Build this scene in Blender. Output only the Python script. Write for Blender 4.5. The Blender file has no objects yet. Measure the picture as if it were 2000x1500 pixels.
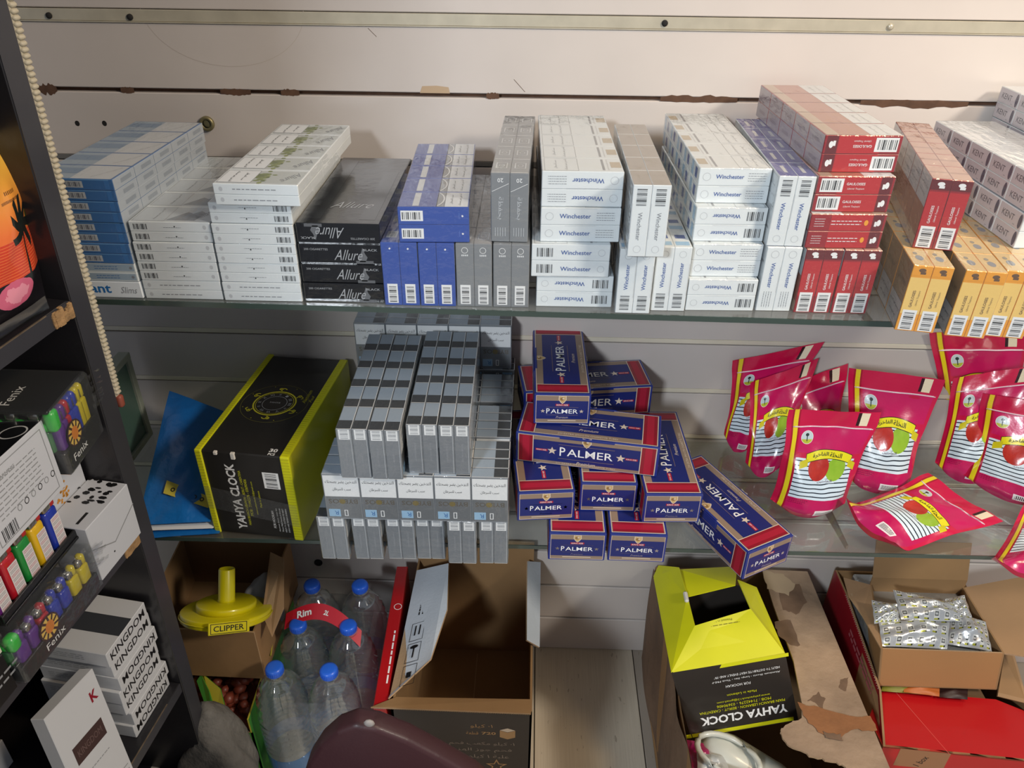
import bpy, bmesh, math, random
from mathutils import Vector, Matrix
random.seed(7)
R = math.radians
SC = bpy.context.scene
COL = SC.collection
# ------------------------------------------------------------------ camera, world, lights, exposure
ZU = 1.075                 # top of upper glass shelf
ZL = ZU - .44385           # top of lower glass shelf
CAMP = Vector((0, -1.2349, .45256 + ZU))
PITCH, ROLL, YAW, FPX = .565462, .0107855, -.0254984, 1520.55
_cp, _sp, _cy, _sy = math.cos(PITCH), math.sin(PITCH), math.cos(YAW), math.sin(YAW)
VF = Vector((_sy*_cp, _cy*_cp, -_sp)); _r0 = Vector((_cy, -_sy, 0)); _u0 = _r0.cross(VF)
VR = _r0*math.cos(ROLL) + _u0*math.sin(ROLL); VU = _u0*math.cos(ROLL) - _r0*math.sin(ROLL)
cd = bpy.data.cameras.new('camera'); cam = bpy.data.objects.new('camera', cd); COL.objects.link(cam)
cd.sensor_width = 36; cd.lens = FPX/2000*36; cd.clip_start = .02; cd.clip_end = 50
cam.matrix_world = Matrix.Translation(CAMP) @ Matrix((VR, VU, -VF)).transposed().to_4x4()
SC.camera = cam

def at(px, py, ax, val):
    "photo pixel (2000x1500) -> point where its ray meets the plane axis=val"
    d = VF + VR*((px-1000)/FPX) - VU*((py-750)/FPX)
    return CAMP + d*((val-CAMP[ax])/d[ax])

wd = bpy.data.worlds.new('world'); SC.world = wd; wd.use_nodes = True
wd.node_tree.nodes['Background'].inputs[0].default_value = (.80, .86, 1.0, 1)
wd.node_tree.nodes['Background'].inputs[1].default_value = .20

def area(name, loc, target, size, energy, color, sy=None):
    l = bpy.data.lights.new(name, 'AREA'); l.energy = energy; l.color = color; l.size = size
    if sy: l.shape = 'RECTANGLE'; l.size_y = sy
    o = bpy.data.objects.new(name, l); COL.objects.link(o); o.location = loc
    o.rotation_euler = (Vector(target)-Vector(loc)).to_track_quat('-Z', 'Y').to_euler()
    return o
area('ceiling_lamp_right', (1.90, -1.60, 2.50), (.2, 0, .8), .32, 40, (1, .91, .79))
area('ceiling_lamp_left', (-1.10, -3.1, 2.35), (.1, 0, .9), .36, 58, (.86, .93, 1))
area('ceiling_lamp_warm', (.95, -.80, 2.45), (.5, 0, 1.2), .30, 11, (1, .74, .46))
vs = SC.view_settings
vs.view_transform = 'Standard'; vs.look = 'None'; vs.gamma = 1; vs.use_curve_mapping = False; vs.exposure = .12
SC.cycles.transparent_max_bounces = 24; SC.cycles.max_bounces = 7

# ------------------------------------------------------------------ materials
def lin(h):
    if isinstance(h, str):
        h = [int(h[i:i+2], 16)/255 for i in (0, 2, 4)]
        h = [c/12.92 if c <= .04045 else ((c+.055)/1.055)**2.4 for c in h]
    return tuple(h[:3]) + (1,)
MATS = {}
def mat(name, col='808080', rough=.5, metal=0., coat=0., spec=.5, bump=None, noise=None, alpha=None):
    "bump=(scale,strength) fine relief; noise=(scale,amount) slight blotch of the colour"
    if name in MATS: return MATS[name]
    m = bpy.data.materials.new(name); m.use_nodes = True; nt = m.node_tree; b = nt.nodes['Principled BSDF']
    c = lin(col); b.inputs['Base Color'].default_value = c; b.inputs['Roughness'].default_value = rough
    b.inputs['Metallic'].default_value = metal; b.inputs['Coat Weight'].default_value = coat
    b.inputs['Coat Roughness'].default_value = .12; b.inputs['Specular IOR Level'].default_value = spec
    if bump or noise: tc = nt.nodes.new('ShaderNodeTexCoord')
    if bump:
        n = nt.nodes.new('ShaderNodeTexNoise'); n.inputs['Scale'].default_value = bump[0]; n.inputs['Detail'].default_value = 4
        bp = nt.nodes.new('ShaderNodeBump'); bp.inputs['Strength'].default_value = bump[1]; bp.inputs['Distance'].default_value = bump[2] if len(bump) > 2 else .002
        nt.links.new(tc.outputs['Object'], n.inputs['Vector']); nt.links.new(n.outputs['Fac'], bp.inputs['Height'])
        nt.links.new(bp.outputs['Normal'], b.inputs['Normal'])
        if coat: nt.links.new(bp.outputs['Normal'], b.inputs['Coat Normal'])
    if noise:
        n = nt.nodes.new('ShaderNodeTexNoise'); n.inputs['Scale'].default_value = noise[0]; n.inputs['Detail'].default_value = 5
        r = nt.nodes.new('ShaderNodeMapRange'); r.inputs[1].default_value = .3; r.inputs[2].default_value = .7
        r.inputs[3].default_value = 1-noise[1]; r.inputs[4].default_value = 1+noise[1]*.5
        mx = nt.nodes.new('ShaderNodeVectorMath'); mx.operation = 'SCALE'; mx.inputs[0].default_value = c[:3]
        nt.links.new(tc.outputs['Object'], n.inputs['Vector']); nt.links.new(n.outputs['Fac'], r.inputs[0])
        nt.links.new(r.outputs[0], mx.inputs['Scale']); nt.links.new(mx.outputs[0], b.inputs['Base Color'])
    MATS[name] = m
    return m

def clear_mat(name, tint, gloss=(1, 1, 1), rough=.08, ior=1.45, bump=None, haze=0., add=0., hazecol='d8dde2'):
    "thin clear sheet: transparent + fresnel gloss (+ a little milky diffuse)"
    if name in MATS: return MATS[name]
    m = bpy.data.materials.new(name); m.use_nodes = True; nt = m.node_tree; nt.nodes.clear()
    out = nt.nodes.new('ShaderNodeOutputMaterial'); t = nt.nodes.new('ShaderNodeBsdfTransparent'); t.inputs[0].default_value = tuple(tint)+(1,)
    g = nt.nodes.new('ShaderNodeBsdfGlossy'); g.inputs['Color'].default_value = tuple(gloss)+(1,); g.inputs['Roughness'].default_value = rough
    lw = nt.nodes.new('ShaderNodeLayerWeight'); lw.inputs['Blend'].default_value = .5     # Schlick, the same from both sides of the sheet
    f0 = ((ior-1)/(ior+1))**2; pw = nt.nodes.new('ShaderNodeMath'); pw.operation = 'POWER'; pw.inputs[1].default_value = 5; nt.links.new(lw.outputs['Facing'], pw.inputs[0])
    fr = nt.nodes.new('ShaderNodeMath'); fr.operation = 'MULTIPLY_ADD'; fr.inputs[1].default_value = 1-f0; fr.inputs[2].default_value = f0; nt.links.new(pw.outputs[0], fr.inputs[0])
    if bump:
        tc = nt.nodes.new('ShaderNodeTexCoord'); n = nt.nodes.new('ShaderNodeTexNoise'); n.inputs['Scale'].default_value = bump[0]; n.inputs['Detail'].default_value = 3
        if len(bump) > 2:
            mp = nt.nodes.new('ShaderNodeMapping'); mp.inputs['Scale'].default_value = bump[2]; nt.links.new(tc.outputs['Object'], mp.inputs['Vector']); nt.links.new(mp.outputs[0], n.inputs['Vector'])
        else: nt.links.new(tc.outputs['Object'], n.inputs['Vector'])
        bp = nt.nodes.new('ShaderNodeBump'); bp.inputs['Strength'].default_value = bump[1]; bp.inputs['Distance'].default_value = .004
        nt.links.new(n.outputs['Fac'], bp.inputs['Height']); nt.links.new(bp.outputs['Normal'], g.inputs['Normal'])
    base = t
    if haze:
        d = nt.nodes.new('ShaderNodeBsdfDiffuse'); d.inputs['Color'].default_value = lin(hazecol)
        m1 = nt.nodes.new('ShaderNodeMixShader'); m1.inputs[0].default_value = haze
        nt.links.new(t.outputs[0], m1.inputs[1]); nt.links.new(d.outputs[0], m1.inputs[2]); base = m1
    ad = nt.nodes.new('ShaderNodeMath'); ad.operation = 'ADD'; ad.inputs[1].default_value = add; ad.use_clamp = True
    nt.links.new(fr.outputs[0], ad.inputs[0])
    mx = nt.nodes.new('ShaderNodeMixShader'); nt.links.new(ad.outputs[0], mx.inputs[0]); nt.links.new(base.outputs[0], mx.inputs[1]); nt.links.new(g.outputs[0], mx.inputs[2])
    nt.links.new(mx.outputs[0], out.inputs[0]); MATS[name] = m
    return m

# tiny node-expression compiler for printed art in UV space
class E:
    def __init__(s, nt, sock): s.nt = nt; s.k = sock
    def op(s, o, *a, clamp=False):
        n = s.nt.nodes.new('ShaderNodeMath'); n.operation = o; n.use_clamp = clamp
        for i, x in enumerate((s,)+a):
            if isinstance(x, E): s.nt.links.new(x.k, n.inputs[i])
            else: n.inputs[i].default_value = x
        return E(s.nt, n.outputs[0])
    def __add__(s, o): return s.op('ADD', o)
    def __sub__(s, o): return s.op('SUBTRACT', o)
    def __mul__(s, o): return s.op('MULTIPLY', o)
    def lt(s, o): return s.op('LESS_THAN', o)
    def gt(s, o): return s.op('GREATER_THAN', o)
    def fr(s): return s.op('FRACT')
    def between(s, a, b): return s.gt(a)*s.lt(b)
def art(name, base, build, rough=.4, coat=0., metal=0., bump=None):
    "build(paint,u,v,n): paint(mask,colour) layers colours over base"
    if name in MATS: return MATS[name]
    m = mat(name, base, rough, metal, coat, bump=bump); nt = m.node_tree; b = nt.nodes['Principled BSDF']
    uv = nt.nodes.new('ShaderNodeUVMap'); sp = nt.nodes.new('ShaderNodeSeparateXYZ'); nt.links.new(uv.outputs[0], sp.inputs[0])
    u, v = E(nt, sp.outputs[0]), E(nt, sp.outputs[1])
    rgb = nt.nodes.new('ShaderNodeRGB'); rgb.outputs[0].default_value = lin(base); cur = [rgb.outputs[0]]
    def paint(mask, col):
        mx = nt.nodes.new('ShaderNodeMix'); mx.data_type = 'RGBA'
        nt.links.new(mask.k, mx.inputs[0]); nt.links.new(cur[0], mx.inputs[6])
        if isinstance(col, tuple) and isinstance(col[0], str):   # gradient (c1,c2,E)
            m2 = nt.nodes.new('ShaderNodeMix'); m2.data_type = 'RGBA'; nt.links.new(col[2].k, m2.inputs[0])
            m2.inputs[6].default_value = lin(col[0]); m2.inputs[7].default_value = lin(col[1]); nt.links.new(m2.outputs[2], mx.inputs[7])
        else: mx.inputs[7].default_value = lin(col)
        cur[0] = mx.outputs[2]
    def noise(scale, detail=3, sx=1, sy=1, obj=False):
        n = nt.nodes.new('ShaderNodeTexNoise'); n.inputs['Scale'].default_value = scale; n.inputs['Detail'].default_value = detail
        mp = nt.nodes.new('ShaderNodeMapping'); mp.inputs['Scale'].default_value = (sx, sy, 1)
        if obj: tc = nt.nodes.new('ShaderNodeTexCoord'); nt.links.new(tc.outputs['Object'], mp.inputs[0])
        else: nt.links.new(uv.outputs[0], mp.inputs[0])
        nt.links.new(mp.outputs[0], n.inputs['Vector']); return E(nt, n.outputs['Fac'])
    build(paint, u, v, noise)
    nt.links.new(cur[0], b.inputs['Base Color'])
    return m

# ------------------------------------------------------------------ object helpers
def tagt(o, label=None, cat=None, group=None, kind=None):
    if label: o['label'] = label
    if cat: o['category'] = cat
    if group: o['group'] = group
    if kind: o['kind'] = kind
    return o
def empty(name, loc=(0, 0, 0), rz=0., label=None, cat=None, group=None, kind=None, mw=None):
    o = bpy.data.objects.new(name, None); COL.objects.link(o); o.empty_display_size = .02
    if mw is not None: o.matrix_world = mw
    else: o.location = loc; o.rotation_euler = (0, 0, rz)
    return tagt(o, label, cat, group, kind)
def link(name, me, parent=None, M=None):
    o = bpy.data.objects.new(name, me); COL.objects.link(o)
    if parent: o.parent = parent
    if M is not None: o.matrix_basis = M
    return o

class MB:
    "mesh builder: polygons with materials, optional uv"
    def __init__(s): s.v = []; s.f = []; s.m = []; s.mats = []; s.uv = []; s.sm = []
    def mi(s, m):
        if m not in s.mats: s.mats.append(m)
        return s.mats.index(m)
    def add(s, vs, fs, m, M=None, uv=None, smooth=False):
        b = len(s.v); k = s.mi(m)
        s.v += [tuple(M @ Vector(p)) if M is not None else tuple(p) for p in vs]
        for i, f in enumerate(fs):
            s.f.append([b+j for j in f]); s.m.append(k); s.sm.append(smooth)
            s.uv.append(uv[i] if uv else None)
    def box(s, x0, y0, z0, x1, y1, z1, m, c=.0004, M=None):
        "chamfered box"
        if min(x1-x0, y1-y0, z1-z0) < 2.5*c: c = 0
        if c <= 0:
            vs = [(x, y, z) for z in (z0, z1) for y in (y0, y1) for x in (x0, x1)]
            s.add(vs, [(0, 2, 3, 1), (4, 5, 7, 6), (0, 1, 5, 4), (1, 3, 7, 5), (3, 2, 6, 7), (2, 0, 4, 6)], m, M); return
        bm = bmesh.new(); bmesh.ops.create_cube(bm, size=1)
        for v in bm.verts: v.co = Vector(((x0+x1)/2+v.co.x*(x1-x0), (y0+y1)/2+v.co.y*(y1-y0), (z0+z1)/2+v.co.z*(z1-z0)))
        bmesh.ops.bevel(bm, geom=bm.edges[:], offset=c, segments=1, affect='EDGES')
        bm.verts.index_update(); s.add([v.co[:] for v in bm.verts], [[v.index for v in f.verts] for f in bm.faces], m, M); bm.free()
    def rbox(s, x0, y0, z0, x1, y1, z1, m, r=.004, seg=3, M=None, smooth=True):
        bm = bmesh.new(); bmesh.ops.create_cube(bm, size=1)
        for v in bm.verts: v.co = Vector(((x0+x1)/2+v.co.x*(x1-x0), (y0+y1)/2+v.co.y*(y1-y0), (z0+z1)/2+v.co.z*(z1-z0)))
        bmesh.ops.bevel(bm, geom=bm.edges[:], offset=r, segments=seg, affect='EDGES', profile=.5)
        bm.verts.index_update(); s.add([v.co[:] for v in bm.verts], [[v.index for v in f.verts] for f in bm.faces], m, M, smooth=smooth); bm.free()
    def hexa(s, P, m, uv=False):
        "8 corners: bottom 0-3 (fl,fr,br,bl) then top 4-7"
        q = [(0, 3, 2, 1), (4, 5, 6, 7), (0, 1, 5, 4), (1, 2, 6, 5), (2, 3, 7, 6), (3, 0, 4, 7)]
        s.add(P, q, m)
    def sheet(s, P, t, m, m2=None, uvs=None):
        "thin board: polygon outline P extruded by t against its normal; m front, m2 edge/back"
        P = [Vector(p) for p in P]; n = Vector((0, 0, 0))
        for i in range(len(P)): a, b = P[i], P[(i+1) % len(P)]; n += Vector(((a.y-b.y)*(a.z+b.z), (a.z-b.z)*(a.x+b.x), (a.x-b.x)*(a.y+b.y)))
        n.normalize(); k = len(P); Q = [p-n*t for p in P]
        s.add(P, [list(range(k))], m, uv=[uvs] if uvs else None)
        s.add(Q, [list(range(k))[::-1]], m2 or m)
        s.add(P+Q, [(i, k+i, k+(i+1) % k, (i+1) % k) for i in range(k)], m2 or m)
    def lathe(s, prof, m, seg=24, M=None, smooth=True, caps=True):
        vs = []; fs = []
        for r, z in prof:
            for i in range(seg): a = 2*math.pi*i/seg; vs.append((r*math.cos(a), r*math.sin(a), z))
        for j in range(len(prof)-1):
            for i in range(seg):
                i2 = (i+1) % seg; fs.append((j*seg+i, j*seg+i2, (j+1)*seg+i2, (j+1)*seg+i))
        if caps: fs.append(list(range(seg))[::-1]); fs.append([(len(prof)-1)*seg+i for i in range(seg)])
        s.add(vs, fs, m, M, smooth=smooth)
    def tube(s, pts, r, m, seg=8, M=None):
        pts = [Vector(p) for p in pts]; vs = []; fs = []
        for i, p in enumerate(pts):
            d = (pts[min(i+1, len(pts)-1)]-pts[max(i-1, 0)]).normalized(); a = d.orthogonal().normalized(); b = d.cross(a)
            for k in range(seg): t = 2*math.pi*k/seg; vs.append(p+a*(r*math.cos(t))+b*(r*math.sin(t)))
        for i in range(len(pts)-1):
            for k in range(seg): k2 = (k+1) % seg; fs.append((i*seg+k, i*seg+k2, (i+1)*seg+k2, (i+1)*seg+k))
        fs.append(list(range(seg))[::-1]); fs.append([(len(pts)-1)*seg+k for k in range(seg)])
        s.add(vs, fs, m, M, smooth=True)
    def mesh(s, name):
        me = bpy.data.meshes.new(name); me.from_pydata(s.v, [], s.f)
        for m in s.mats: me.materials.append(m)
        me.polygons.foreach_set('material_index', s.m); me.polygons.foreach_set('use_smooth', s.sm)
        if any(s.uv):
            L = me.uv_layers.new(name='UVMap').data; i = 0
            for p, uv in zip(me.polygons, s.uv):
                for k in range(len(p.vertices)):
                    if uv: L[p.loop_start+k].uv = uv[k]
        me.update(); return me
    def obj(s, name, parent=None, M=None, **kw):
        o = link(name, s.mesh(name), parent, M); return tagt(o, **kw) if kw else o

# ------------------------------------------------------------------ lettering
_AR = {  # isolated form base, number of forms
 'ا': (0xFE8D, 2), 'أ': (0xFE83, 2), 'إ': (0xFE87, 2), 'ب': (0xFE8F, 4), 'ة': (0xFE93, 2), 'ت': (0xFE95, 4), 'ث': (0xFE99, 4), 'ج': (0xFE9D, 4),
 'ح': (0xFEA1, 4), 'خ': (0xFEA5, 4), 'د': (0xFEA9, 2), 'ذ': (0xFEAB, 2), 'ر': (0xFEAD, 2), 'ز': (0xFEAF, 2), 'س': (0xFEB1, 4), 'ش': (0xFEB5, 4),
 'ص': (0xFEB9, 4), 'ض': (0xFEBD, 4), 'ط': (0xFEC1, 4), 'ظ': (0xFEC5, 4), 'ع': (0xFEC9, 4), 'غ': (0xFECD, 4), 'ف': (0xFED1, 4), 'ق': (0xFED5, 4),
 'ك': (0xFED9, 4), 'ل': (0xFEDD, 4), 'م': (0xFEE1, 4), 'ن': (0xFEE5, 4), 'ه': (0xFEE9, 4), 'و': (0xFEED, 2), 'ي': (0xFEF1, 4)}
def arabic(s):
    out = []
    for i, ch in enumerate(s):
        if ch not in _AR: out.append(ch); continue
        b, n = _AR[ch]
        pj = i > 0 and s[i-1] in _AR and _AR[s[i-1]][1] == 4
        nj = n == 4 and i+1 < len(s) and s[i+1] in _AR
        out.append(chr(b + (3 if pj and nj else 1 if pj else 2 if nj else 0)))
    return ''.join(out[::-1])
_TC = {}
def text2d(s, bold=0., shear=0., res=2):
    k = (s, bold, shear, res)
    if k in _TC: return _TC[k]
    b = arabic(s) if any(c in _AR for c in s) else s
    c = bpy.data.curves.new('t', 'FONT'); c.body = b; c.size = 1; c.offset = bold; c.shear = shear; c.resolution_u = res
    o = bpy.data.objects.new('t', c); COL.objects.link(o); dg = bpy.context.evaluated_depsgraph_get(); dg.update()
    ev = o.evaluated_get(dg); me = ev.to_mesh()
    vs = [(v.co.x, v.co.y) for v in me.vertices]; fs = [list(p.vertices) for p in me.polygons]
    ev.to_mesh_clear(); bpy.data.objects.remove(o); bpy.data.curves.remove(c)
    x0, x1 = min(p[0] for p in vs), max(p[0] for p in vs); y0, y1 = min(p[1] for p in vs), max(p[1] for p in vs)
    vs = [(p[0]-(x0+x1)/2, p[1]-(y0+y1)/2) for p in vs]
    _TC[k] = (vs, fs, x1-x0, y1-y0); return _TC[k]

class Face:
    "a flat print area: origin (centre), right, up"
    def __init__(s, mb, o, r, u):
        s.mb = mb; s.o = Vector(o); s.r = Vector(r).normalized(); s.u = Vector(u); s.u = (s.u-s.r*s.u.dot(s.r)).normalized(); s.n = s.r.cross(s.u); s.L = 0
    def poly(s, pts, m, lay=1):
        s.mb.add([s.o+s.r*x+s.u*y+s.n*(.00012*lay) for x, y in pts], [list(range(len(pts)))], m)
    def rect(s, x, y, w, h, m, lay=1, rot=0):
        c, q = math.cos(rot), math.sin(rot)
        s.poly([(x+a*c-b*q, y+a*q+b*c) for a, b in ((-w/2, -h/2), (w/2, -h/2), (w/2, h/2), (-w/2, h/2))], m, lay)
    def ell(s, x, y, w, h, m, lay=1, n=20, a0=0, a1=2*math.pi):
        s.poly([(x+w/2*math.cos(a0+(a1-a0)*i/n), y+h/2*math.sin(a0+(a1-a0)*i/n)) for i in range(n if a1-a0 > 6.28 else n+1)], m, lay)
    def ring(s, x, y, w, h, t, m, lay=1, n=28, a0=0, a1=2*math.pi):
        vs = []; 
        for i in range(n+1):
            a = a0+(a1-a0)*i/n
            for k in (0, t): vs.append(s.o+s.r*(x+(w/2-k)*math.cos(a))+s.u*(y+(h/2-k)*math.sin(a))+s.n*(.00012*lay))
        s.mb.add(vs, [(2*i, 2*i+2, 2*i+3, 2*i+1) for i in range(n)], m)
    def frame(s, x, y, w, h, t, m, lay=1):
        s.rect(x, y+h/2-t/2, w, t, m, lay); s.rect(x, y-h/2+t/2, w, t, m, lay); s.rect(x-w/2+t/2, y, t, h-2*t, m, lay); s.rect(x+w/2-t/2, y, t, h-2*t, m, lay)
    def text(s, t, x, y, w, m, h=None, lay=2, rot=0, bold=0., shear=0., res=2):
        "w: width of the string; h: optional height"
        vs, fs, tw, th = text2d(t, bold, shear, res); kx = w/tw; ky = h/th if h else kx; c, q = math.cos(rot), math.sin(rot)
        P = [(x+a*kx*c-b*ky*q, y+a*kx*q+b*ky*c) for a, b in vs]
        s.mb.add([s.o+s.r*a+s.u*b+s.n*(.00012*lay) for a, b in P], fs, m)
    def bars(s, x, y, w, h, m, pad=None, rot=0, lay=1, n=12):
        c, q = math.cos(rot), math.sin(rot)
        if pad: s.rect(x, y, w*1.14, h*1.3, pad, lay, rot)
        rn = random.Random(5); a = -w/2; ws = [rn.choice((1, 1, 2, 3)) for _ in range(2*n)]; k = w/sum(ws)
        for i, q_ in enumerate(ws):
            if i % 2 == 0:
                xc = a+q_*k/2; s.rect(x+xc*c, y+xc*q, q_*k, h*.92, m, lay+1, rot)
            a += q_*k
    def lines(s, x, y, w, n, dy, t, m, lay=2, rot=0):
        "tiny unreadable print as thin broken bars"
        rn = random.Random(int(abs(x*1e5))+n); c, q = math.cos(rot), math.sin(rot)
        for i in range(n):
            a = -w/2
            yy = -dy*(i-(n-1)/2)
            while a < w/2:
                l = rn.uniform(.06, .16)*w
                if a+l > w/2: l = w/2-a
                xc = a+l/2; s.rect(x+xc*c-yy*q, y+xc*q+yy*c, l, t, m, lay, rot); a += l+.03*w
def boxfaces(mb, x0, y0, z0, x1, y1, z1):
    cx, cy, cz = (x0+x1)/2, (y0+y1)/2, (z0+z1)/2
    return {'-y': Face(mb, (cx, y0, cz), (1, 0, 0), (0, 0, 1)), '+y': Face(mb, (cx, y1, cz), (-1, 0, 0), (0, 0, 1)),
            '+z': Face(mb, (cx, cy, z1), (1, 0, 0), (0, 1, 0)), '-z': Face(mb, (cx, cy, z0), (1, 0, 0), (0, -1, 0)),
            '-x': Face(mb, (x0, cy, cz), (0, -1, 0), (0, 0, 1)), '+x': Face(mb, (x1, cy, cz), (0, 1, 0), (0, 0, 1))}
# ------------------------------------------------------------------ structure: slat wall, floor
LAM = mat('white_laminate', 'cbc3bd', .28, bump=(7, .10, .012), noise=(2.0, .13))
ALU2 = mat('cream_insert', 'e2dac6', .3, metal=.1, noise=(8, .12)); RAW = mat('raw_fibreboard', '5c4232', .9, noise=(60, .3)); ALU = mat('aluminium_strip', 'cdc6b2', .30, metal=.35, noise=(30, .12))
DARK = mat('dark_gap', '1b1a1a', .9); GREYALU = mat('dull_strip', '7c7a76', .5, metal=.4)
BLK = mat('print_black', '141416', .5); WHT = mat('print_white', 'f3f3f1', .45); GRY = mat('print_grey', '8f9296', .5)
def gz(k): return ZU+.292-.105*k
wall = empty('wall_back', (0, 0, 0), kind='structure')
XA, XB = -1.35, 1.75
ghs = {0: .019, 1: .0065, 2: .009, 10: .005, 11: .005, 12: .005}
def gh(k): return ghs.get(k, .011)
for k in range(-6, 13):
    zt = gz(k)-gh(k)/2; zb = gz(k+1)+gh(k+1)/2
    if k == 12: zb = .001
    if zb < 0: zb = .001
    m = MB(); m.box(XA, 0, zb, XB, .018, zt, LAM, .0012)
    fc = Face(m, (0, 0, 0), (1, 0, 0), (0, 0, 1))
    if k == 1:
        for px in ((151, 241), (204, 241)):
            p = at(*px, 1, 0); fc.ell(p.x, p.z, .0075, .0085, DARK, 1)
    m.obj('slat_panel', wall)
    if k >= 11 and zb < .01: break
for k in range(-6, 13):
    z = gz(k)
    if z < .02: break
    h = gh(k)
    m = MB(); m.box(XA, .010, z-h, XB, .020, z+h, RAW if k in (1,) else (DARK if k in (11, 12, 10) else GREYALU), 0); m.obj('groove_liner', wall)
    if k in (-1, 0, 2, 3, 4, 5, 6, 7, 8):
        m = MB()
        if k == 0: m.box(XA, -.0012, z-h/2+.002, XB, .009, z+h/2-.001, ALU, .0006); m.box(XA, -.002, z-h/2+.0002, XB, .009, z-h/2+.0018, ALU, 0)
        else: m.box(XA, -.0012, z-h/2+(.0034 if k > 2 else .002), XB, .009, z+h/2+.0006, ALU2 if k != 2 else GREYALU, .0004)
        m.obj('metal_insert', wall)
m = MB()
for px, mm in (((1298, 45), DARK), ((1738, 52), ALU), ((97, 30), DARK), ((255, 33), DARK)):
    p = at(*px, 1, 0); m.lathe([(.0045, 0), (.0045, .002), (.002, .0035)], mm, 12, Matrix.Translation((p.x, -.001, p.z)) @ Matrix.Rotation(R(90), 4, 'X'))
m.obj('screw_head', wall)
rn = random.Random(3)
for (xa, ya, xb, yb, up, dn) in ((62, 172, 112, 176, 10, 14), (235, 172, 262, 176, 3, 3), (430, 177, 490, 180, 3, 4), (548, 177, 585, 182, 5, 3), (1290, 190, 1440, 196, 7, 3), (1680, 202, 1890, 207, 3, 10), (950, 187, 975, 190, 4, 3)):
    m = MB(); a = at(xa, ya, 1, 0); b = at(xb, yb, 1, 0); n = 14; P = []
    for i in range(n+1):
        t = i/n; e = min(1, 7*t, 5*(1-t)); P.append((a.x+(b.x-a.x)*t, gz(1)+.0032+e*up*.0006*rn.uniform(.1, 1)))
    for i in range(n, -1, -1):
        t = i/n; e = min(1, 4*t, 4*(1-t)); P.append((a.x+(b.x-a.x)*t, gz(1)-.0032-e*dn*.0006*rn.uniform(.1, 1)))
    for i in range(n):
        q = [P[i], P[i+1], P[2*n-i], P[2*n+1-i]]
        m.add([(x, -.0003, z) for x, z in (q[3], q[2], q[1], q[0])], [(0, 1, 2, 3)], RAW)
    m.obj('chipped_edge', wall)
m = MB(); a = at(848, 176, 1, 0); fc = Face(m, (a.x, -.0002, gz(1)+.007), (1, 0, 0), (0, 0, 1)); fc.poly([(-.022, -.004), (.024, -.004), (.022, .005), (.004, .007), (-.018, .006)], mat('tan_patch', 'b49c80', .8)); m.obj('torn_tape', wall)
p = at(405, 241, 1, 0); m = MB(); br = mat('dull_brass', '8a815e', .45, metal=.6)
m.lathe([(.0065, .0), (.0115, .0), (.0115, .004), (.009, .006), (.0065, .004)], br, 24, Matrix.Translation((p.x, 0, p.z)) @ Matrix.Rotation(R(90), 4, 'X'), caps=False)
m.lathe([(.0065, .001), (.0065, .003), (.003, .0035)], mat('dark_brass', '5d5a40', .6), 16, Matrix.Translation((p.x, 0, p.z)) @ Matrix.Rotation(R(90), 4, 'X'))
tagt(m.obj('cable_grommet'), 'round dull brass cable grommet on the white wall above the blue bundles', 'grommet')
m = MB(); fc = Face(m, (0, 0, 0), (1, 0, 0), (0, 0, 1)); SCR = mat('scratch', 'b5aaa0', .5)
a = at(440, 60, 1, 0); fc.ring(a.x, a.z+.03, .24, .16, .0006, SCR, a0=math.pi, a1=2*math.pi)
for (x0, y0, x1, y1) in ((718, 55, 735, 72), (1003, 155, 1025, 180)):
    a = at(x0, y0, 1, 0); b = at(x1, y1, 1, 0); fc.poly([(a.x, a.z), (b.x, b.z), (b.x+.0006, b.z+.0004), (a.x+.001, a.z)], RAW)
m.obj('scuff_mark', wall)
p = at(622, 1098, 1, 0); m = MB(); m.lathe([(.009, 0), (.009, .003), (.006, .005)], DARK, 16, Matrix.Translation((p.x, 0, p.z)) @ Matrix.Rotation(R(90), 4, 'X')); m.obj('wall_plug', wall)

fl = empty('floor', kind='structure')
def plank_art(base):
    def b(paint, u, v, n):
        g = n(7, 5, 14, 1); paint(g.op('MULTIPLY_ADD', 1.6, -.55, clamp=True)*.45, 'a39680')
        q = (u*3).op('FLOOR'); s = ((v*2.6+q*.37).op('FLOOR')*12.9+q*78.2).op('SINE')*43758.
        r = s.fr(); paint(r.gt(.62)*.75, 'cfc8b8'); paint(r.lt(.22)*.35, '9b8c74')
        paint(n(26, 2).gt(.70)*.5, '7c6c58')
    return art('plank_'+base, base, b, .45)
PW = .232
for i, x in enumerate([.262-PW*j for j in range(7, 0, -1)]+[.262+PW*j for j in range(0, 6)]):
    m = MB(); c = 'cfc5b2' if x < .25 else 'a0978c'
    mm = plank_art(c)
    for j in range(3):
        y0 = -2.4+j*.8+.0; y1 = y0+.798
        if j == 2: y1 = .012
        mb = MB(); mb.box(x+.001, y0, -.012, x+PW-.001, y1, 0, mm, .0008)
        mb.add([(x+.002, y0, .0002), (x+PW-.002, y0, .0002), (x+PW-.002, y1, .0002), (x+.002, y1, .0002)], [(0, 1, 2, 3)], mm, uv=[[(0, y0*1.25), (1, y0*1.25), (1, y1*1.25), (0, y1*1.25)]])
        mb.obj('floor_plank', fl)
m = MB(); m.box(-1.4, -2.45, -.05, 1.8, .03, -.0121, DARK, 0); m.obj('subfloor', fl)

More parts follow.
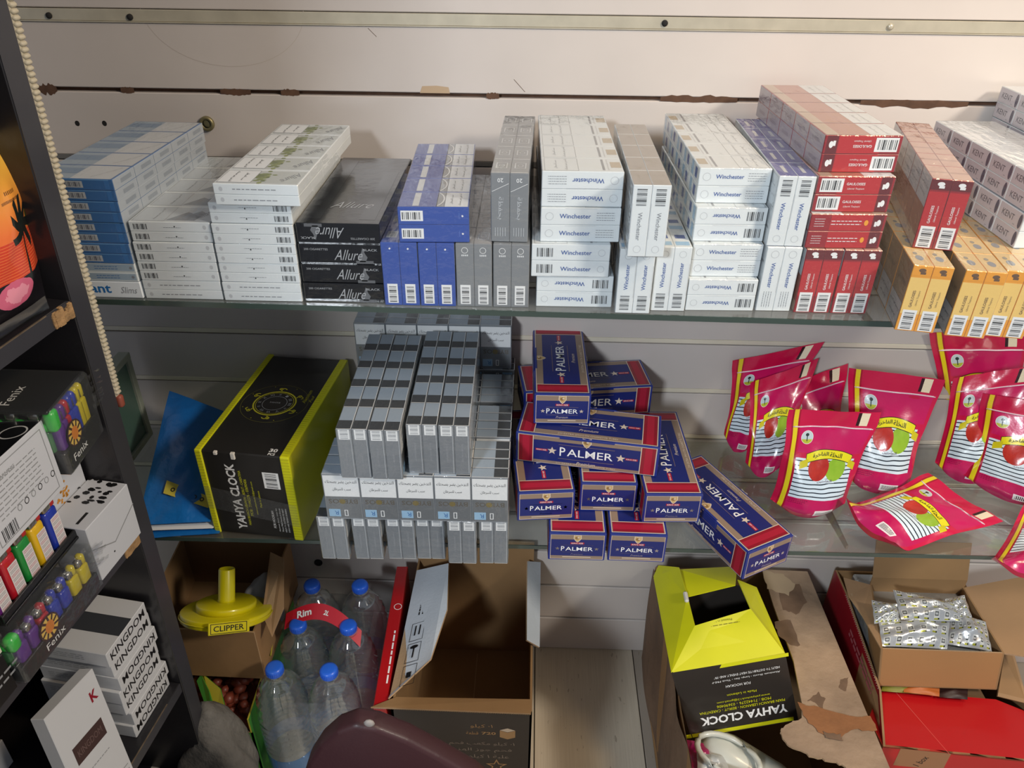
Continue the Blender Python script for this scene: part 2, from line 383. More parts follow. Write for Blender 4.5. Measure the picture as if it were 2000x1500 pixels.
# ------------------------------------------------------------------ glass shelves
GL = clear_mat('shelf_glass', (.84, .87, .86), rough=.05, ior=1.5, bump=(40, .05), haze=.10, add=.03, hazecol='b9bab2')
GE = mat('glass_edge', '3c4a45', .15, coat=.5)
def shelf(name, y0, y1, z, label, gtop):
    r = empty(name, (0, 0, z-.008), label=label, cat='shelf')
    xa, xb = -.76, 1.25; ym = lambda x: y0+(y1-y0)*(x+.535)/1.0
    m = MB(); P = [(xa, ym(xa)+.0005), (xb, ym(xb)+.0005), (xb, -.003), (xa, -.003)]
    m.add([(x, y, 0) for x, y in P]+[(x, y, .008) for x, y in P], [(0, 3, 2, 1), (4, 5, 6, 7)], gtop); m.obj('glass_pane', r)
    m = MB(); P = [(xa, ym(xa)), (xb, ym(xb)), (xb, ym(xb)+.002), (xa, ym(xa)+.002)]
    m.hexa([(x, y, .0003) for x, y in P]+[(x, y, .0077) for x, y in P], GE); m.obj('polished_edge', r)
    return r
shelf('upper_shelf', -.3415, -.355, ZU, 'long clear glass shelf carrying the cigarette bundles, the upper one', GL)
shelf('lower_shelf', -.314, -.306, ZL, 'long clear glass shelf carrying navy tube boxes and pink pouches, the lower one', GL)
STEEL = mat('bracket_steel', 'a7a49c', .4, metal=.8)
for x, z, L, lb in ((.437, ZU, .335, 'steel bracket under the upper glass shelf beside the red bundles'), (.53, ZL, .28, 'steel bracket under the lower glass shelf below the pink pouches')):
    m = MB(); zz = z-.0082
    m.add([(x-.0015, 0, zz), (x+.0015, 0, zz), (x+.0015, -L, zz), (x-.0015, -L, zz), (x-.0015, 0, zz-.045), (x+.0015, 0, zz-.045), (x+.0015, -L, zz-.008), (x-.0015, -L, zz-.008)],
          [(0, 1, 2, 3), (7, 6, 5, 4), (0, 3, 7, 4), (1, 5, 6, 2), (2, 6, 7, 3)], STEEL); m.box(x-.006, -.003, zz-.06, x+.006, .0, zz-.001, STEEL, .0005)
    tagt(m.obj('shelf_bracket'), lb, 'bracket', 'steel shelf brackets')

# ------------------------------------------------------------------ cigarette packs
FILM = clear_mat('clear_film', (.93, .94, .95), rough=.12, ior=1.38, bump=(60, 1.0, (1, .35, 1)), haze=.055, add=.02)
WB = mat('pack_white', 'e9eeee', .35, coat=.3); BLU = mat('print_blue', '24509c', .4); TAN = mat('print_tan', 'b9ab92', .5)
PANEL = mat('warning_panel', 'd9dddf', .45); PK_RED = mat('pack_red', '9c0d1a', .3, coat=.4); RED2 = mat('pack_red_bright', 'bf1a20', .3, coat=.4); DRED = mat('pack_red_dark', '6a0c14', .3, coat=.4)
YEL = mat('pack_yellow', 'f3a420', .35, coat=.3); YEL2 = mat('pack_yellow_pale', 'f6cf74', .35, coat=.3); BROWN = mat('photo_brown', '8a6152', .5)
KB = mat('pack_blue', '1d4aa6', .3, coat=.4); KB2 = mat('photo_blue', '3c4f9a', .4); GP = mat('pack_grey', '8d9092', .35, coat=.3, metal=.2); GP2 = mat('pack_grey_light', 'c9ccce', .4)
SB = mat('slim_blue', '2a6fb0', .35, coat=.3); SB2 = mat('slim_pale_blue', '9fb6c8', .4); GRN = mat('photo_green', '7f8f4a', .5); MTN = mat('photo_grey', '8e949a', .5)
SIL = mat('pack_silver', '9aa0a6', .28, metal=.45, coat=.4); SIL2 = mat('pack_silver_blue', 'a3b1bf', .35, coat=.3); CHA = mat('pack_charcoal', '33373c', .25, coat=.5); GOLD = mat('print_gold', '8c7a3a', .4, metal=.3)
VIO = mat('pack_violet', '4b4f9c', .4); TAU = mat('pack_taupe', 'a39a90', .45); PNK = mat('pack_pinkish', 'cdbfc0', .45); STB = mat('stamp_blue', '9cc3df', .45); PURP = mat('kent_arc', '565064', .45)
AR1, AR2 = 'التدخين يضر بصحتك', 'سبب للسرطان'
DIM = {'white_king': (.0865, .0535, .0213), 'white_violet': (.0865, .0535, .0213), 'white_taupe': (.0865, .0535, .0213), 'white_long': (.0965, .0535, .0213), 'red': (.0905, .0545, .0213), 'redstand': (.086, .0545, .0222),
       'yellow': (.086, .0545, .0222), 'blue': (.0855, .0545, .0222), 'grey': (.0855, .0545, .0222), 'slim_blue': (.1, .0535, .0132), 'slim_plain': (.1, .0535, .0122), 'slim_white': (.1005, .0545, .01265), 'slim_leaf': (.1015, .055, .0127),
       'silver': (.0865, .0545, .0218), 'silver_edge': (.0865, .0545, .0218), 'kent': (.086, .0545, .0211)}
def pack_mesh(kind):
    h, w, t = DIM[kind]; m = MB()
    body = {'white': WB, 'red': PK_RED, 'redst': PK_RED, 'yellow': YEL, 'blue': KB, 'grey': GP, 'slim_b': SB}.get(kind.split('_')[0], None)
    if kind.startswith('white') or kind in ('slim_white', 'slim_leaf', 'slim_plain', 'kent'): body = WB
    elif kind == 'slim_blue': body = SB
    elif kind.startswith('silver'): body = SIL
    elif kind.startswith('red'): body = PK_RED
    m.box(-h/2, -w/2, -t/2, h/2, w/2, t/2, body, .0006)
    F = boxfaces(m, -h/2, -w/2, -t/2, h/2, w/2, t/2); a, b = F['-y'], F['+y']; ends = (F['-x'], F['+x']); zf = (F['+z'], F['-z'])
    if kind.startswith('white'):
        k = h/.0865; nc = GRY if kind == 'white_taupe' else BLU
        a.bars(-.028*k, 0, .021, .0125, BLK); a.text('Winchester', .006*k, 0, .034*k, nc, bold=.01); a.ring(.034*k, 0, .009, .009, .0006, GP2)
        b.ring(-.034*k, 0, .010, .010, .0007, GP2); b.text('Winchester', -.006*k, .0004, .034*k, nc, bold=.01); b.lines(.027*k, 0, .022, 4, .003, .0007, GRY)
        a.rect(0, -t/2+.0008, h*.5, .0005, GP2); b.rect(0, t/2-.0008, h*.4, .0005, GP2)
        for f in zf:
            f.rect(0, 0, h*.99, w*.98, mat('pack_face_white', 'dfe5e6', .4, coat=.2)); f.frame(-h*.26, 0, h*.42, w*.93, .0005, GRY, 2)
            f.text(AR1, -h*.20, 0, w*.8, GRY, rot=R(90), h=.0045, res=1); f.text(AR2, -h*.33, 0, w*.6, GRY, rot=R(90), h=.0045, res=1)
            f.rect(h*.26, 0, .0028, w*.8, GRY, 2); f.rect(h*.32, 0, .0014, w*.8, GP2, 2); f.rect(h*.42, .0, h*.13, w*.42, TAN, 2)
        ec = {'white_violet': VIO, 'white_taupe': TAU}.get(kind)
        for f in ends:
            if ec: f.rect(0, 0, w*.98, t*.96, ec); f.rect(0, 0, w*.5, t*.2, GP2 if kind == 'white_violet' else ec, 2)
            elif f is ends[1]: f.rect(-.014, 0, .012, t*.8, STB); f.rect(.008, 0, .012, t*.6, BLU)
            else: f.rect(0, 0, w*.97, t*.94, mat('end_haze', 'ccd0d6', .45))
    elif kind.startswith('red') or kind == 'yellow':
        yl = kind == 'yellow'; ink = mat('print_brown', '6a4a2a', .5) if yl else WHT
        for f in (a, b):
            f.rect(.004, 0, h*.55, t*.96, YEL2 if yl else RED2); f.rect(.036, 0, h*.14, t*.96, YEL if yl else DRED, 2)
            f.ell(.037, 0, .005, .008, ink, 3); f.rect(.0335, -.0015, .003, .006, ink, 3)
        a.bars(-.028, 0, .0235, .0125, BLK, WHT, lay=2); a.text('GAULOISES', .0, .0018, .022, ink, lay=3, bold=.012); a.text('Liberté Toujours', .001, -.0042, .020, ink, lay=3, shear=.3)
        b.lines(-.002, 0, .036, 2, .004, .0009, ink, 3); b.lines(-.034, 0, .012, 4, .003, .0006, ink, 3); b.ell(.022, 0, .005, .007, YEL, 3)
        for f in zf:
            if yl:
                f.rect(0, 0, h*.98, w*.97, mat('photo_sand', 'a58a66', .45, coat=.3)); f.rect(-h*.28, 0, h*.40, w*.95, mat('panel_dull', 'b9b6b2', .45), 2); f.frame(-h*.28, 0, h*.40, w*.95, .0006, BLK, 3)
                f.text(AR1, -h*.23, 0, w*.8, BLK, rot=R(90), h=.006, lay=3, res=1); f.text(AR2, -h*.36, 0, w*.55, BLK, rot=R(90), h=.006, lay=3, res=1)
                f.text('GAULOISES', h*.16, 0, w*.7, mat('print_olive', '6b5c46', .5), rot=R(90), h=.006, lay=3, res=1)
            else:
                s_ = 1 if f is zf[0] else -1
                f.rect(s_*-h*.2, 0, h*.57, w*.98, mat('photo_rust', 'b0705a', .45, coat=.3)); f.rect(s_*-h*.40, 0, h*.16, w*.98, mat('photo_sand2', 'b9a08a', .45), 2); f.rect(s_*h*.29, 0, h*.40, w*.96, PANEL)
                f.text(AR1, s_*h*.33, 0, w*.8, GRY, rot=R(90), h=.0045, res=1); f.text(AR2, s_*h*.22, 0, w*.6, GRY, rot=R(90), h=.0045, res=1); f.rect(0, w*.485, h*.97, .0006, GRY, 3)
        for f in ends:
            if yl: f.rect(0, 0, w*.96, t*.96, mat('yellow_end', 'dcc088', .45)); f.ell(-.004, 0, .016, .009, GRY, 2); f.ell(.01, .002, .008, .005, mat('end_grey_spot', '8f8a80', .5), 3)  # pale yellow ends carrying grey spots
            elif kind == 'red': f.rect(0, 0, w*.96, t*.96, mat('red_end_reflection', 'a8979b', .45, coat=.2)); f.rect(0, 0, w*.5, t*.2, mat('red_end_reflection2', '8f7c82', .45), 2)  # reflection in the film painted into the ends as grey-lavender
            elif kind == 'redstand': f.rect(0, 0, w*.96, t*.96, mat('red_end_warm_reflection', 'b98d7c', .45)); f.rect(0, 0, w*.1, t*.96, mat('red_end_warm_reflection2', 'a07264', .45), 2)  # warm light reflected by the film, painted in as pinkish tan
    elif kind == 'blue':
        for f in (a, b):
            f.bars(-.026, 0, .0235, .010, BLK, WHT); f.rect(.035, 0, .002, .0022, WHT, 2, R(45)); f.rect(.031, 0, .001, .008, mat('blue_ink', '3a63b8', .4), 1)
        for f in zf:
            f.rect(-h*.22, 0, h*.54, w*.97, KB2); f.rect(-h*.25, 0, h*.09, w*.86, GP2, 2); f.rect(h*.1, 0, h*.12, w*.97, GP, 1); f.ring(-h*.10, 0, h*.5, w*1.15, .0018, GP2, 3, a0=-R(50), a1=R(50))
            f.rect(h*.32, 0, h*.33, w*.96, PANEL); f.text(AR1, h*.37, 0, w*.8, BLK, rot=R(90), h=.004, res=1); f.text(AR2, h*.25, 0, w*.6, BLK, rot=R(90), h=.004, res=1)
        for f in ends: f.rect(0, 0, w*.4, t*.6, GP2); f.rect(0, 0, w*.3, t*.4, GP, 2)
    elif kind == 'grey':
        a.bars(-.026, 0, .0235, .010, BLK, WHT); a.ring(.034, 0, .008, .008, .0006, WHT); a.lines(.0275, 0, .0022, 4, .0022, .0016, WHT)
        b.text('20', -.034, 0, .007, WHT, h=.005, rot=R(-90), bold=.01); b.poly([(-.030, .010), (-.020, -.010), (-.0205, -.0102), (-.0305, .0098)], WHT, 2)
        b.text('بحفظة', -.0, 0, .028, GP2, h=.007); b.lines(.030, 0, .011, 5, .003, .0008, GP2, rot=0)
        for f in zf: f.rect(h*.3, 0, h*.3, w*.9, GP2)
        for f in ends: f.frame(-.002, 0, .022, t*.62, .0012, GP2, 2); f.ring(-.002, 0, .010, .007, .0008, GP2, 2); f.rect(w*.47, 0, .0012, t*.9, WHT)
    elif kind in ('slim_blue', 'slim_plain'):
        if kind == 'slim_blue':
            for f in ends: f.rect(0, 0, w*.995, t*.99, mat('slim_end', 'aeb6be', .35, coat=.4)); f.rect(.004, 0, w*.5, t*.4, mat('slim_end2', '8f98a2', .4), 2)
            for f in (a, b): f.bars(.0, 0, .021, .0062, mat('bar_dull', '5d5a66', .5), GP2); f.rect(-.0, t/2-.0008, h*.9, .0008, mat('edge_sky', '6aa4d4', .4)); f.rect(.042, 0, .006, t*.8, mat('slim_blue2', '2f7abf', .4))
        else:
            for f in (a, b): f.rect(.0, 0, h*.96, t*.7, mat('slim_haze', 'a9bccb', .4)); f.lines(.012, 0, .03, 2, .003, .0008, SB, 2); f.ell(.044, 0, .004, .004, GRY, 2)
        for f in zf:
            f.rect(-h*.26, 0, h*.46, w*.94, SB2); f.rect(-h*.26, .004, h*.44, w*.4, mat('slim_mid_blue', '6f93b4', .4), 2); f.rect(h*.22, 0, h*.5, w*.94, PANEL)
            f.text(AR1, h*.3, 0, w*.8, GRY, rot=R(60), h=.004, res=1)
    elif kind in ('slim_white', 'slim_leaf'):
        a.bars(-.036, 0, .018, .0078, BLK); a.lines(.003, -.0008, .022, 1, .003, .0006, GRY); a.ell(.006, .0006, .0018, .0018, BLK, 2); a.ell(.043, 0, .0045, .0055, GP2)
        b.lines(-.002, 0, .052, 1, .003, .0011, GRY); b.ell(-.042, 0, .0045, .0055, GP2)
        for f in zf:
            if kind == 'slim_leaf':
                f.rect(-h*.2, 0, h*.56, w*.82, mat('leaf_field', 'ccd2cf', .4)); rn = random.Random(4)
                for i in range(22):
                    x, y = rn.gauss(-h*.02, h*.055), rn.gauss(-.001, w*.17); f.ell(x, max(-w*.4, min(w*.4, y)), rn.uniform(.006, .013), rn.uniform(.004, .011), rn.choice((GRN, mat('leaf2', '98a35c', .5), mat('leaf3', '5f7240', .5))), 2, 7)
                f.text('Allure', -h*.36, 0, w*.62, GRY, rot=R(60), h=.012, lay=3, shear=.5)
                f.rect(h*.27, 0, h*.40, w*.82, PANEL, 3); f.frame(h*.27, 0, h*.40, w*.82, .0005, GRY, 4); f.text(AR1, h*.33, 0, w*.7, BLK, rot=R(90), h=.0045, lay=5, res=1); f.text(AR2, h*.2, 0, w*.5, BLK, rot=R(90), h=.0045, lay=5, res=1)
            else:
                f.rect(0, 0, h*.97, w*.9, mat('mist_field', 'c9d0d4', .4)); f.frame(-h*.27, 0, h*.40, w*.88, .0005, GRY, 2); f.text(AR1, -h*.22, 0, w*.7, GRY, rot=R(90), h=.0045, lay=3, res=1)
                f.poly([(-.006, -w*.38), (.030, -w*.4), (.036, .004), (.028, .012), (.020, .002), (.012, .008), (.002, -.008)], MTN, 2); f.text('Allure', .034, 0, w*.6, GRY, rot=R(60), h=.012, lay=3, shear=.5)
    elif kind.startswith('silver'):
        for f in (a, b):
            f.rect(0, 0, h*.97, t*.93, mat('silver_side', '8d9297', .3, metal=.3, coat=.4)); f.bars(-.034, 0, .015, .012, GRY, WHT, rot=0, n=8, lay=2); f.lines(.004, 0, .032, 1, .003, .0016, GRY, 2); f.rect(0, t*.40, h*.95, .0006, GP2, 2)
        for f in ends:
            f.rect(0, 0, w*.97, t*.92, SIL2)
            sg = 1 if kind == 'silver_edge' and f is ends[0] else -1; sx = sg*w*.30
            f.rect(sx, 0, w*.38, t*.92, CHA, 2); f.rect(sx+sg*w*.195, 0, .0007, t*.92, WHT, 3)
            f.rect(0, t*.46, w*.97, .0006, WHT, 3)
        for f, s in ((F['+z'], 1), (F['-z'], -1)):
            g = Face(m, f.o, (0, -s, 0), (1, 0, 0))    # up = towards +x end of the pack
            g.rect(0, -h*.24, w*.95, h*.46, WHT); g.text(AR1, 0, -h*.33, w*.86, BLK, h=.0075, rot=R(180), res=1); g.text(AR2, 0, -h*.17, w*.5, BLK, h=.0065, rot=R(180), res=1)
            g.rect(0, h*.23, w*.95, h*.48, mat('silver_face', '83878a', .3, metal=.4, coat=.3)); g.text('BYBLOS', 0, h*.10, w*.80, mat('print_taupe', '5f5648', .4), h=.0085, rot=0, bold=.012); g.ell(-w*.03+w*.05, h*.10, .0095, .0095, GOLD, 3)
            g.rect(w*.27, h*.36, w*.32, h*.17, STB, 2); g.text('R', w*.22, h*.36, .006, SB, lay=3); g.frame(-w*.05, h*.36, .0055, h*.14, .0012, WHT, 2)
    elif kind == 'kent':
        for f in ends:
            f.rect(0, 0, w*.97, t*.94, mat('kent_face', 'd6cdd0', .4, coat=.2)); f.text('KENT', -.005, 0, .027, mat('print_dim', '5b5660', .4), h=.0075, lay=2, bold=.004); f.ell(w*.40, 0, w*.13, t*.84, PURP, 2)
            f.lines(w*.2, -t*.33, .004, 1, .002, .0008, GRY)
        for f in zf: f.rect(0, 0, h*.98, w*.95, mat('kent_top', 'dde1e5', .4)); f.lines(.01, 0, .05, 3, .012, .0012, GP2)
    return m.mesh('cigarette_pack')
PACKS = {}
def bundle(kind, mode, x, y, z, yaw, label, group, side='A', up=False, cat='cigarette bundle'):
    if kind not in PACKS: PACKS[kind] = pack_mesh(kind)
    me = PACKS[kind]; h, w, t = DIM[kind]; g = .00035
    r = empty('cigarette_bundle', (x, y, z+.0003), R(yaw), label, cat, group)
    Z180 = Matrix.Rotation(math.pi, 4, 'Z'); Y180 = Matrix.Rotation(math.pi, 4, 'Y')
    pre = Z180 if side == 'B' else Matrix.Identity(4)
    if mode == 'flat':
        rot = (Y180 if up else Matrix.Identity(4)) @ pre; cells = [(h/2, w/2+j*(w+g), t/2+i*(t+g)) for i in range(2) for j in range(5)]; D = (h, 5*w+4*g, 2*t+g)
    elif mode == 'stand':
        rot = Matrix.Rotation(R(90 if up else -90), 4, 'Y') @ pre; cells = [(t/2+i*(t+g), w/2+j*(w+g), h/2) for i in range(2) for j in range(5)]; D = (2*t+g, 5*w+4*g, h)
    else:
        s = -1 if up else 1
        rot = Matrix(((0, -s, 0), (0, 0, -1), (s, 0, 0))).to_4x4(); cells = [(w/2+j*(w+g), t/2+i*(t+g), h/2) for i in range(2) for j in range(5)]; D = (5*w+4*g, 2*t+g, h)
    rn = random.Random(int((x+z*3+y*7)*1e4))
    for c in cells:
        link('cigarette_pack', me, r, Matrix.Translation(c) @ rot)
    k = (kind, mode, 'film')
    if k not in PACKS:
        m = MB(); e = .0005; m.box(-e, -e, -.0002, D[0]+e, D[1]+e, D[2]+.0003, FILM, .0012); PACKS[k] = m.mesh('film_wrap')
    link('film_wrap', PACKS[k], r)
    return r
GU = 'film-wrapped cigarette bundles on the upper shelf'; GLo = 'film-wrapped silver cigarette bundles on the lower shelf'
# leftmost stack: one plain carton, one pale slim bundle, four blue slim bundles
def carton(name, x, y, z, yaw, D, body, draw, label, cat, group):
    m = MB(); m.box(0, 0, .0002, D[0], D[1], D[2]-.0003, body, .001); draw(boxfaces(m, 0, 0, 0, D[0], D[1], D[2]-.0003), D)
    o = m.mesh(name); r = link(name, o); r.location = (x, y, z); r.rotation_euler = (0, 0, R(yaw)); return tagt(r, label, cat, group)
def d1(F, D):
    f = F['-y']; f.text('Elegant', -.019, 0, .060, SB, h=.017, bold=.02); f.text('Slims', .034, 0, .022, GRY, h=.009, shear=.4); f.rect(-.04, 0, .0, .0, SB)
carton('cigarette_carton', -.6035, -.3365, ZU+.0003, -.6, (.1015, .272, .0235), mat('carton_white', 'dfe6ec', .35, coat=.4), d1, 'white slim cigarette carton with large blue lettering at the bottom of the leftmost stack', 'carton', 'cartons on the upper shelf')
bundle('slim_plain', 'flat', -.6025, -.3365, ZU+.0240, -.5, 'pale grey-blue slim bundle between the lettered white carton and the blue bundles', GU)
for i, w_ in enumerate(('lowest', 'second from the bottom', 'third from the bottom', 'topmost')):
    bundle('slim_blue', 'flat', -.6022+i*.0006, -.3365+rn.uniform(-.001, .001), ZU+.0490+i*.0272, -.8-.3*i, f'blue slim bundle, {w_} of the blue ones in the leftmost stack' if i < 3 else 'blue slim bundle lying on top of the leftmost stack', GU)
for i, w_ in enumerate(('at the bottom', 'second from the bottom', 'third from the bottom', 'on top')):
    bundle('slim_white', 'flat', -.4990+i*.0006, -.3367+rn.uniform(-.0015, .0015), ZU+i*.0262, .3, f'white slim bundle {w_} of the low stack right of the blue bundles', GU, side='B' if i == 0 else 'A')
for i, w_ in enumerate(('at the bottom', 'second from the bottom', 'third from the bottom', 'fourth from the bottom', 'fifth, under the leaf-printed bundle')):
    bundle('slim_white', 'flat', -.3955+i*.0006, -.3370+rn.uniform(-.0015, .0015), ZU+i*.0262, .2, f'white slim bundle {w_}, stack left of the black cartons', GU, side='A', up=i > 0) if i else bundle('slim_white', 'flat', -.3955, -.337, ZU, .2, f'white slim bundle {w_} of the stack left of the black cartons', GU, side='B')
bundle('slim_leaf', 'flat', -.3785, -.3455, ZU+.1315, -.8, 'white slim bundle with green leaf prints on top of the stack by the black cartons', GU, side='B')
# black cartons
SHB = mat('carton_black', '17181b', .22, coat=.8, bump=(70, .25)); SLV = mat('print_silver', 'aeb2b6', .35, metal=.3)
def d2(up):
    def d(F, D):
        f = F['-y']; rr = math.pi if up else 0; s = -1 if up else 1
        f.text('200 CIGARETTES', s*-.030, s*.006, .030, SLV, h=.0026, rot=rr); f.text('Allure', s*.010, s*-.001, .036, SLV, h=.014, rot=rr, shear=.5, bold=-.004); f.text('BLACK', s*.038, s*.006, .018, SLV, h=.003, rot=rr, bold=.01)
        f.poly([(s*x, s*y) for x, y in ((.024, -.010), (.031, -.010), (.034, -.004), (.031, .001), (.0285, .009), (.026, .001), (.023, -.004))], mat('print_smoke', '63666a', .4), 1); f.rect(s*.030, s*-.0105, .022, .004, mat('print_smoke2', '5c5f63', .4), 1)
        g = F['+z']; g.text('Allure', .006, -D[1]*.26, .055, SLV, h=.022, shear=.5, bold=-.006); g.rect(.034, -D[1]*.1, .02, D[1]*.7, mat('smoke_band', '25272b', .2, coat=.8), 1); g.rect(-.03, 0, .012, D[1]*.9, mat('smoke_band2', '202226', .2, coat=.8), 1)
    return d
for i, w_ in enumerate(('at the bottom', 'second from the bottom', 'third from the bottom', 'on top, its lettering upside down')):
    carton('cigarette_carton', -.2915+.0004*i, -.3352+rn.uniform(-.001, .001), ZU+.0003+i*.02690, 0, (.1035, .275, .0266), SHB, d2(i == 3), f'glossy black cigarette carton {w_}, in the stack of black cartons', 'carton', 'cartons on the upper shelf')
# blue and grey standing
for i in range(2): bundle('blue', 'stand', -.1868+i*.0462, -.3402, ZU, .3, f'blue bundle standing on edge under the flat blue one, {"left" if i == 0 else "right"} of the two', GU)
for i in range(2): bundle('grey', 'stand', -.0942+i*.0465, -.3390, ZU, .2, ('grey bundle standing on edge next to the blue standing bundles' if i == 0 else 'grey bundle standing on edge beneath the raised grey bundle'), GU)
bundle('blue', 'flat', -.1625, -.3400, ZU+.0863, 2.4, 'blue bundle lying flat across the standing blue bundles', GU)
bundle('grey', 'stand', -.0505, -.3315, ZU+.0863, -1.2, 'grey bundle standing upright on top of the lower grey ones', GU, side='B', up=True)
# white stacks
for (x, y, z, yw, sd, up, w_) in ((.0070, -.3340, 0, .8, 'A', True, 'lowest, lettering upside down'), (-.0003, -.3375, .0435, .8, 'A', False, 'third from the top'), (.0098, -.3300, .0870, 1.6, 'B', False, 'second from the top'), (.0098, -.3265, .1305, 1.2, 'B', True, 'on top, lettering upside down')):
    bundle('white_long', 'flat', x, y, ZU+z, yw, f'white blue-lettered bundle {w_}, in the left stack of white bundles', GU, sd, up)
bundle('white_king', 'stand', .1071, -.3478, ZU, -.4, 'white bundle standing on edge under the raised grey-topped bundle', GU)
bundle('white_king', 'stand', .1528, -.3392, ZU, .4, 'white bundle standing on edge left of the right stack of white bundles', GU)
bundle('white_taupe', 'stand', .1124, -.3718, ZU+.0872, 0, 'white bundle with grey-beige top standing raised and jutting forward', GU, 'A', True)
for (x, y, z, yw, sd, up, w_) in ((.1978, -.3360, 0, 1.6, 'A', True, 'lowest'), (.1988, -.3270, .0435, 1.6, 'B', False, 'third from the top'), (.1985, -.3185, .0870, 1.6, 'A', True, 'second from the top'), (.1990, -.3030, .1305, 1.2, 'B', False, 'on top, lettering upright')):
    bundle('white_king', 'flat', x, y, ZU+z, yw, f'white blue-lettered bundle {w_}, in the right stack of white bundles', GU, sd, up)
bundle('white_king', 'stand', .2880, -.3328, ZU, .8, 'white bundle standing on edge under the violet-topped one', GU, 'B', True)
bundle('white_violet', 'stand', .2866, -.3290, ZU+.0872, -1.2, 'white bundle with violet top standing against the red stack', GU, 'A', True)
# red
for i in range(2): bundle('redstand', 'stand', .3352+i*.0466, -.3352, ZU, .3, f'red bundle standing on edge under the red stack, {"left" if i == 0 else "right"} of the two', GU)
for (x, y, z, yw, sd, up, w_) in ((.3325, -.3320, .0866, 1.8, 'B', False, 'lowest of the three lying flat, with no barcode'), (.3335, -.3255, .1301, 1.9, 'A', False, 'middle of the three lying flat, barcode at its left'), (.3360, -.3110, .1736, 2.0, 'A', True, 'on top of the red stack, barcode at its right')):
    bundle('red', 'flat', x, y, ZU+z, yw, f'red bundle {w_}', GU, sd, up)
# yellow, red on top, lilac-ended
bundle('yellow', 'stand', .4475, -.3765, ZU, -9, 'yellow bundle standing at the shelf edge under the upright red bundle', GU)
bundle('yellow', 'stand', .5030, -.3880, ZU, -9, 'yellow bundle standing second of the yellow ones', GU)
bundle('yellow', 'stand', .5497, -.3865, ZU, -9, 'yellow bundle standing third of the yellow ones, cut by the frame', GU)
bundle('yellow', 'stand', .5970, -.3865, ZU, -9, 'yellow bundle standing rightmost, barely inside the frame', GU)
bundle('redstand', 'stand', .4655, -.3240, ZU+.0866, -12.5, 'red bundle standing upright on the yellow bundles', GU)
for i, w_ in enumerate(('lower', 'upper')): bundle('kent', 'flat', .5900+.002*i, -.3200, ZU+.0866+i*.0434, 1, f'pale bundle with lettered pack ends lying on the yellow bundles, {w_} of the two', GU, 'A')
for i in range(5): bundle('kent', 'flat', .6830, -.2890, ZU+i*.0434, 0, ('pale bundle with lettered pack ends, topmost of the tall stack at the right edge' if i == 4 else f'pale bundle in the tall stack at the right edge, {("lowest", "second lowest", "middle", "second from the top")[i]}'), GU, 'A')
# silver bundles on the lower shelf
for x, y, i in ((-.3195, -.351, 0), (-.2665, -.349, 1), (-.2145, -.347, 2), (-.1690, -.345, 3), (-.1190, -.353, 4), (-.0700, -.351, 5)):
    bundle('silver_edge', 'stand', x, y, ZL, .4, f'silver bundle standing in the bottom row of the silver pile, {("leftmost", "second from left", "third from left", "third from right", "second from right", "rightmost")[i]}', GLo, 'A', True)
ys = [-.3545, -.3090, -.2560, -.2105, -.1570, -.1115, -.0530]
for i, y in enumerate(ys):
    w_ = 'frontmost, its lettered fronts in view' if i == 0 else 'hindmost, against the wall' if i == 6 else f'{("", "second", "third", "fourth", "fifth", "sixth")[i]} counting from the front'
    bundle('silver', 'face', -.3002, y, ZL+.0875, .3, f'silver bundle of the middle level of the silver pile, {w_}', GLo, 'A', i < 4)
for x, y, i in ((-.2672, -.3630, 0), (-.2218, -.3640, 1), (-.1712, -.3480, 2), (-.1256, -.3485, 3)):
    bundle('silver_edge', 'stand', x, y, ZL+.175, .9, f'silver bundle with black and grey pack tops on the silver pile, {("leftmost", "second from left", "second from right", "rightmost")[i]}', GLo, 'A', True)
bundle('silver', 'face', -.3060, -.0500, ZL+.175, .3, 'silver bundle standing highest at the back of the silver pile, against the wall', GLo, 'A', True)
# ------------------------------------------------------------------ navy tube boxes
NAVY = mat('navy_card', '1c2f80', .38, coat=.25, bump=(90, .05)); PTAN = mat('tan_band', '8f7b6a', .45); PCRM = mat('cream_line', 'd9c8b4', .45); CRIM = mat('crimson_panel', '8e1228', .38, coat=.2); CRIM2 = mat('crimson_light', 'a81a34', .4)
NAVY2 = mat('navy_panel', '18246a', .4); PGOLD = mat('emblem_gold', 'cfb07a', .4, metal=.2)
def star(f, x, y, r, m, lay=3):
    f.poly([(x+(r if i % 2 == 0 else r*.42)*math.sin(math.pi*i/5), y+(r if i % 2 == 0 else r*.42)*math.cos(math.pi*i/5)) for i in range(10)], m, lay)
def shield(f, x, y, r):
    f.poly([(x-r*.8, y+r), (x, y+r*.8), (x+r*.8, y+r), (x+r*.85, y-r*.1), (x+r*.4, y-r*.8), (x, y-r*1.15), (x-r*.4, y-r*.8), (x-r*.85, y-r*.1)], PCRM, 4)
    f.poly([(x-r*.65, y+r*.82), (x, y+r*.64), (x+r*.65, y+r*.82), (x+r*.7, y-r*.1), (x+r*.3, y-r*.66), (x, y-r*.95), (x-r*.3, y-r*.66), (x-r*.7, y-r*.1)], PGOLD, 5)
    f.ell(x-r*.1, y+r*.1, r*.9, r*.8, mat('emblem_brown', '8f6f42', .5), 6, 9); f.ell(x+r*.15, y+r*.2, r*.5, r*.4, PCRM, 7, 7)
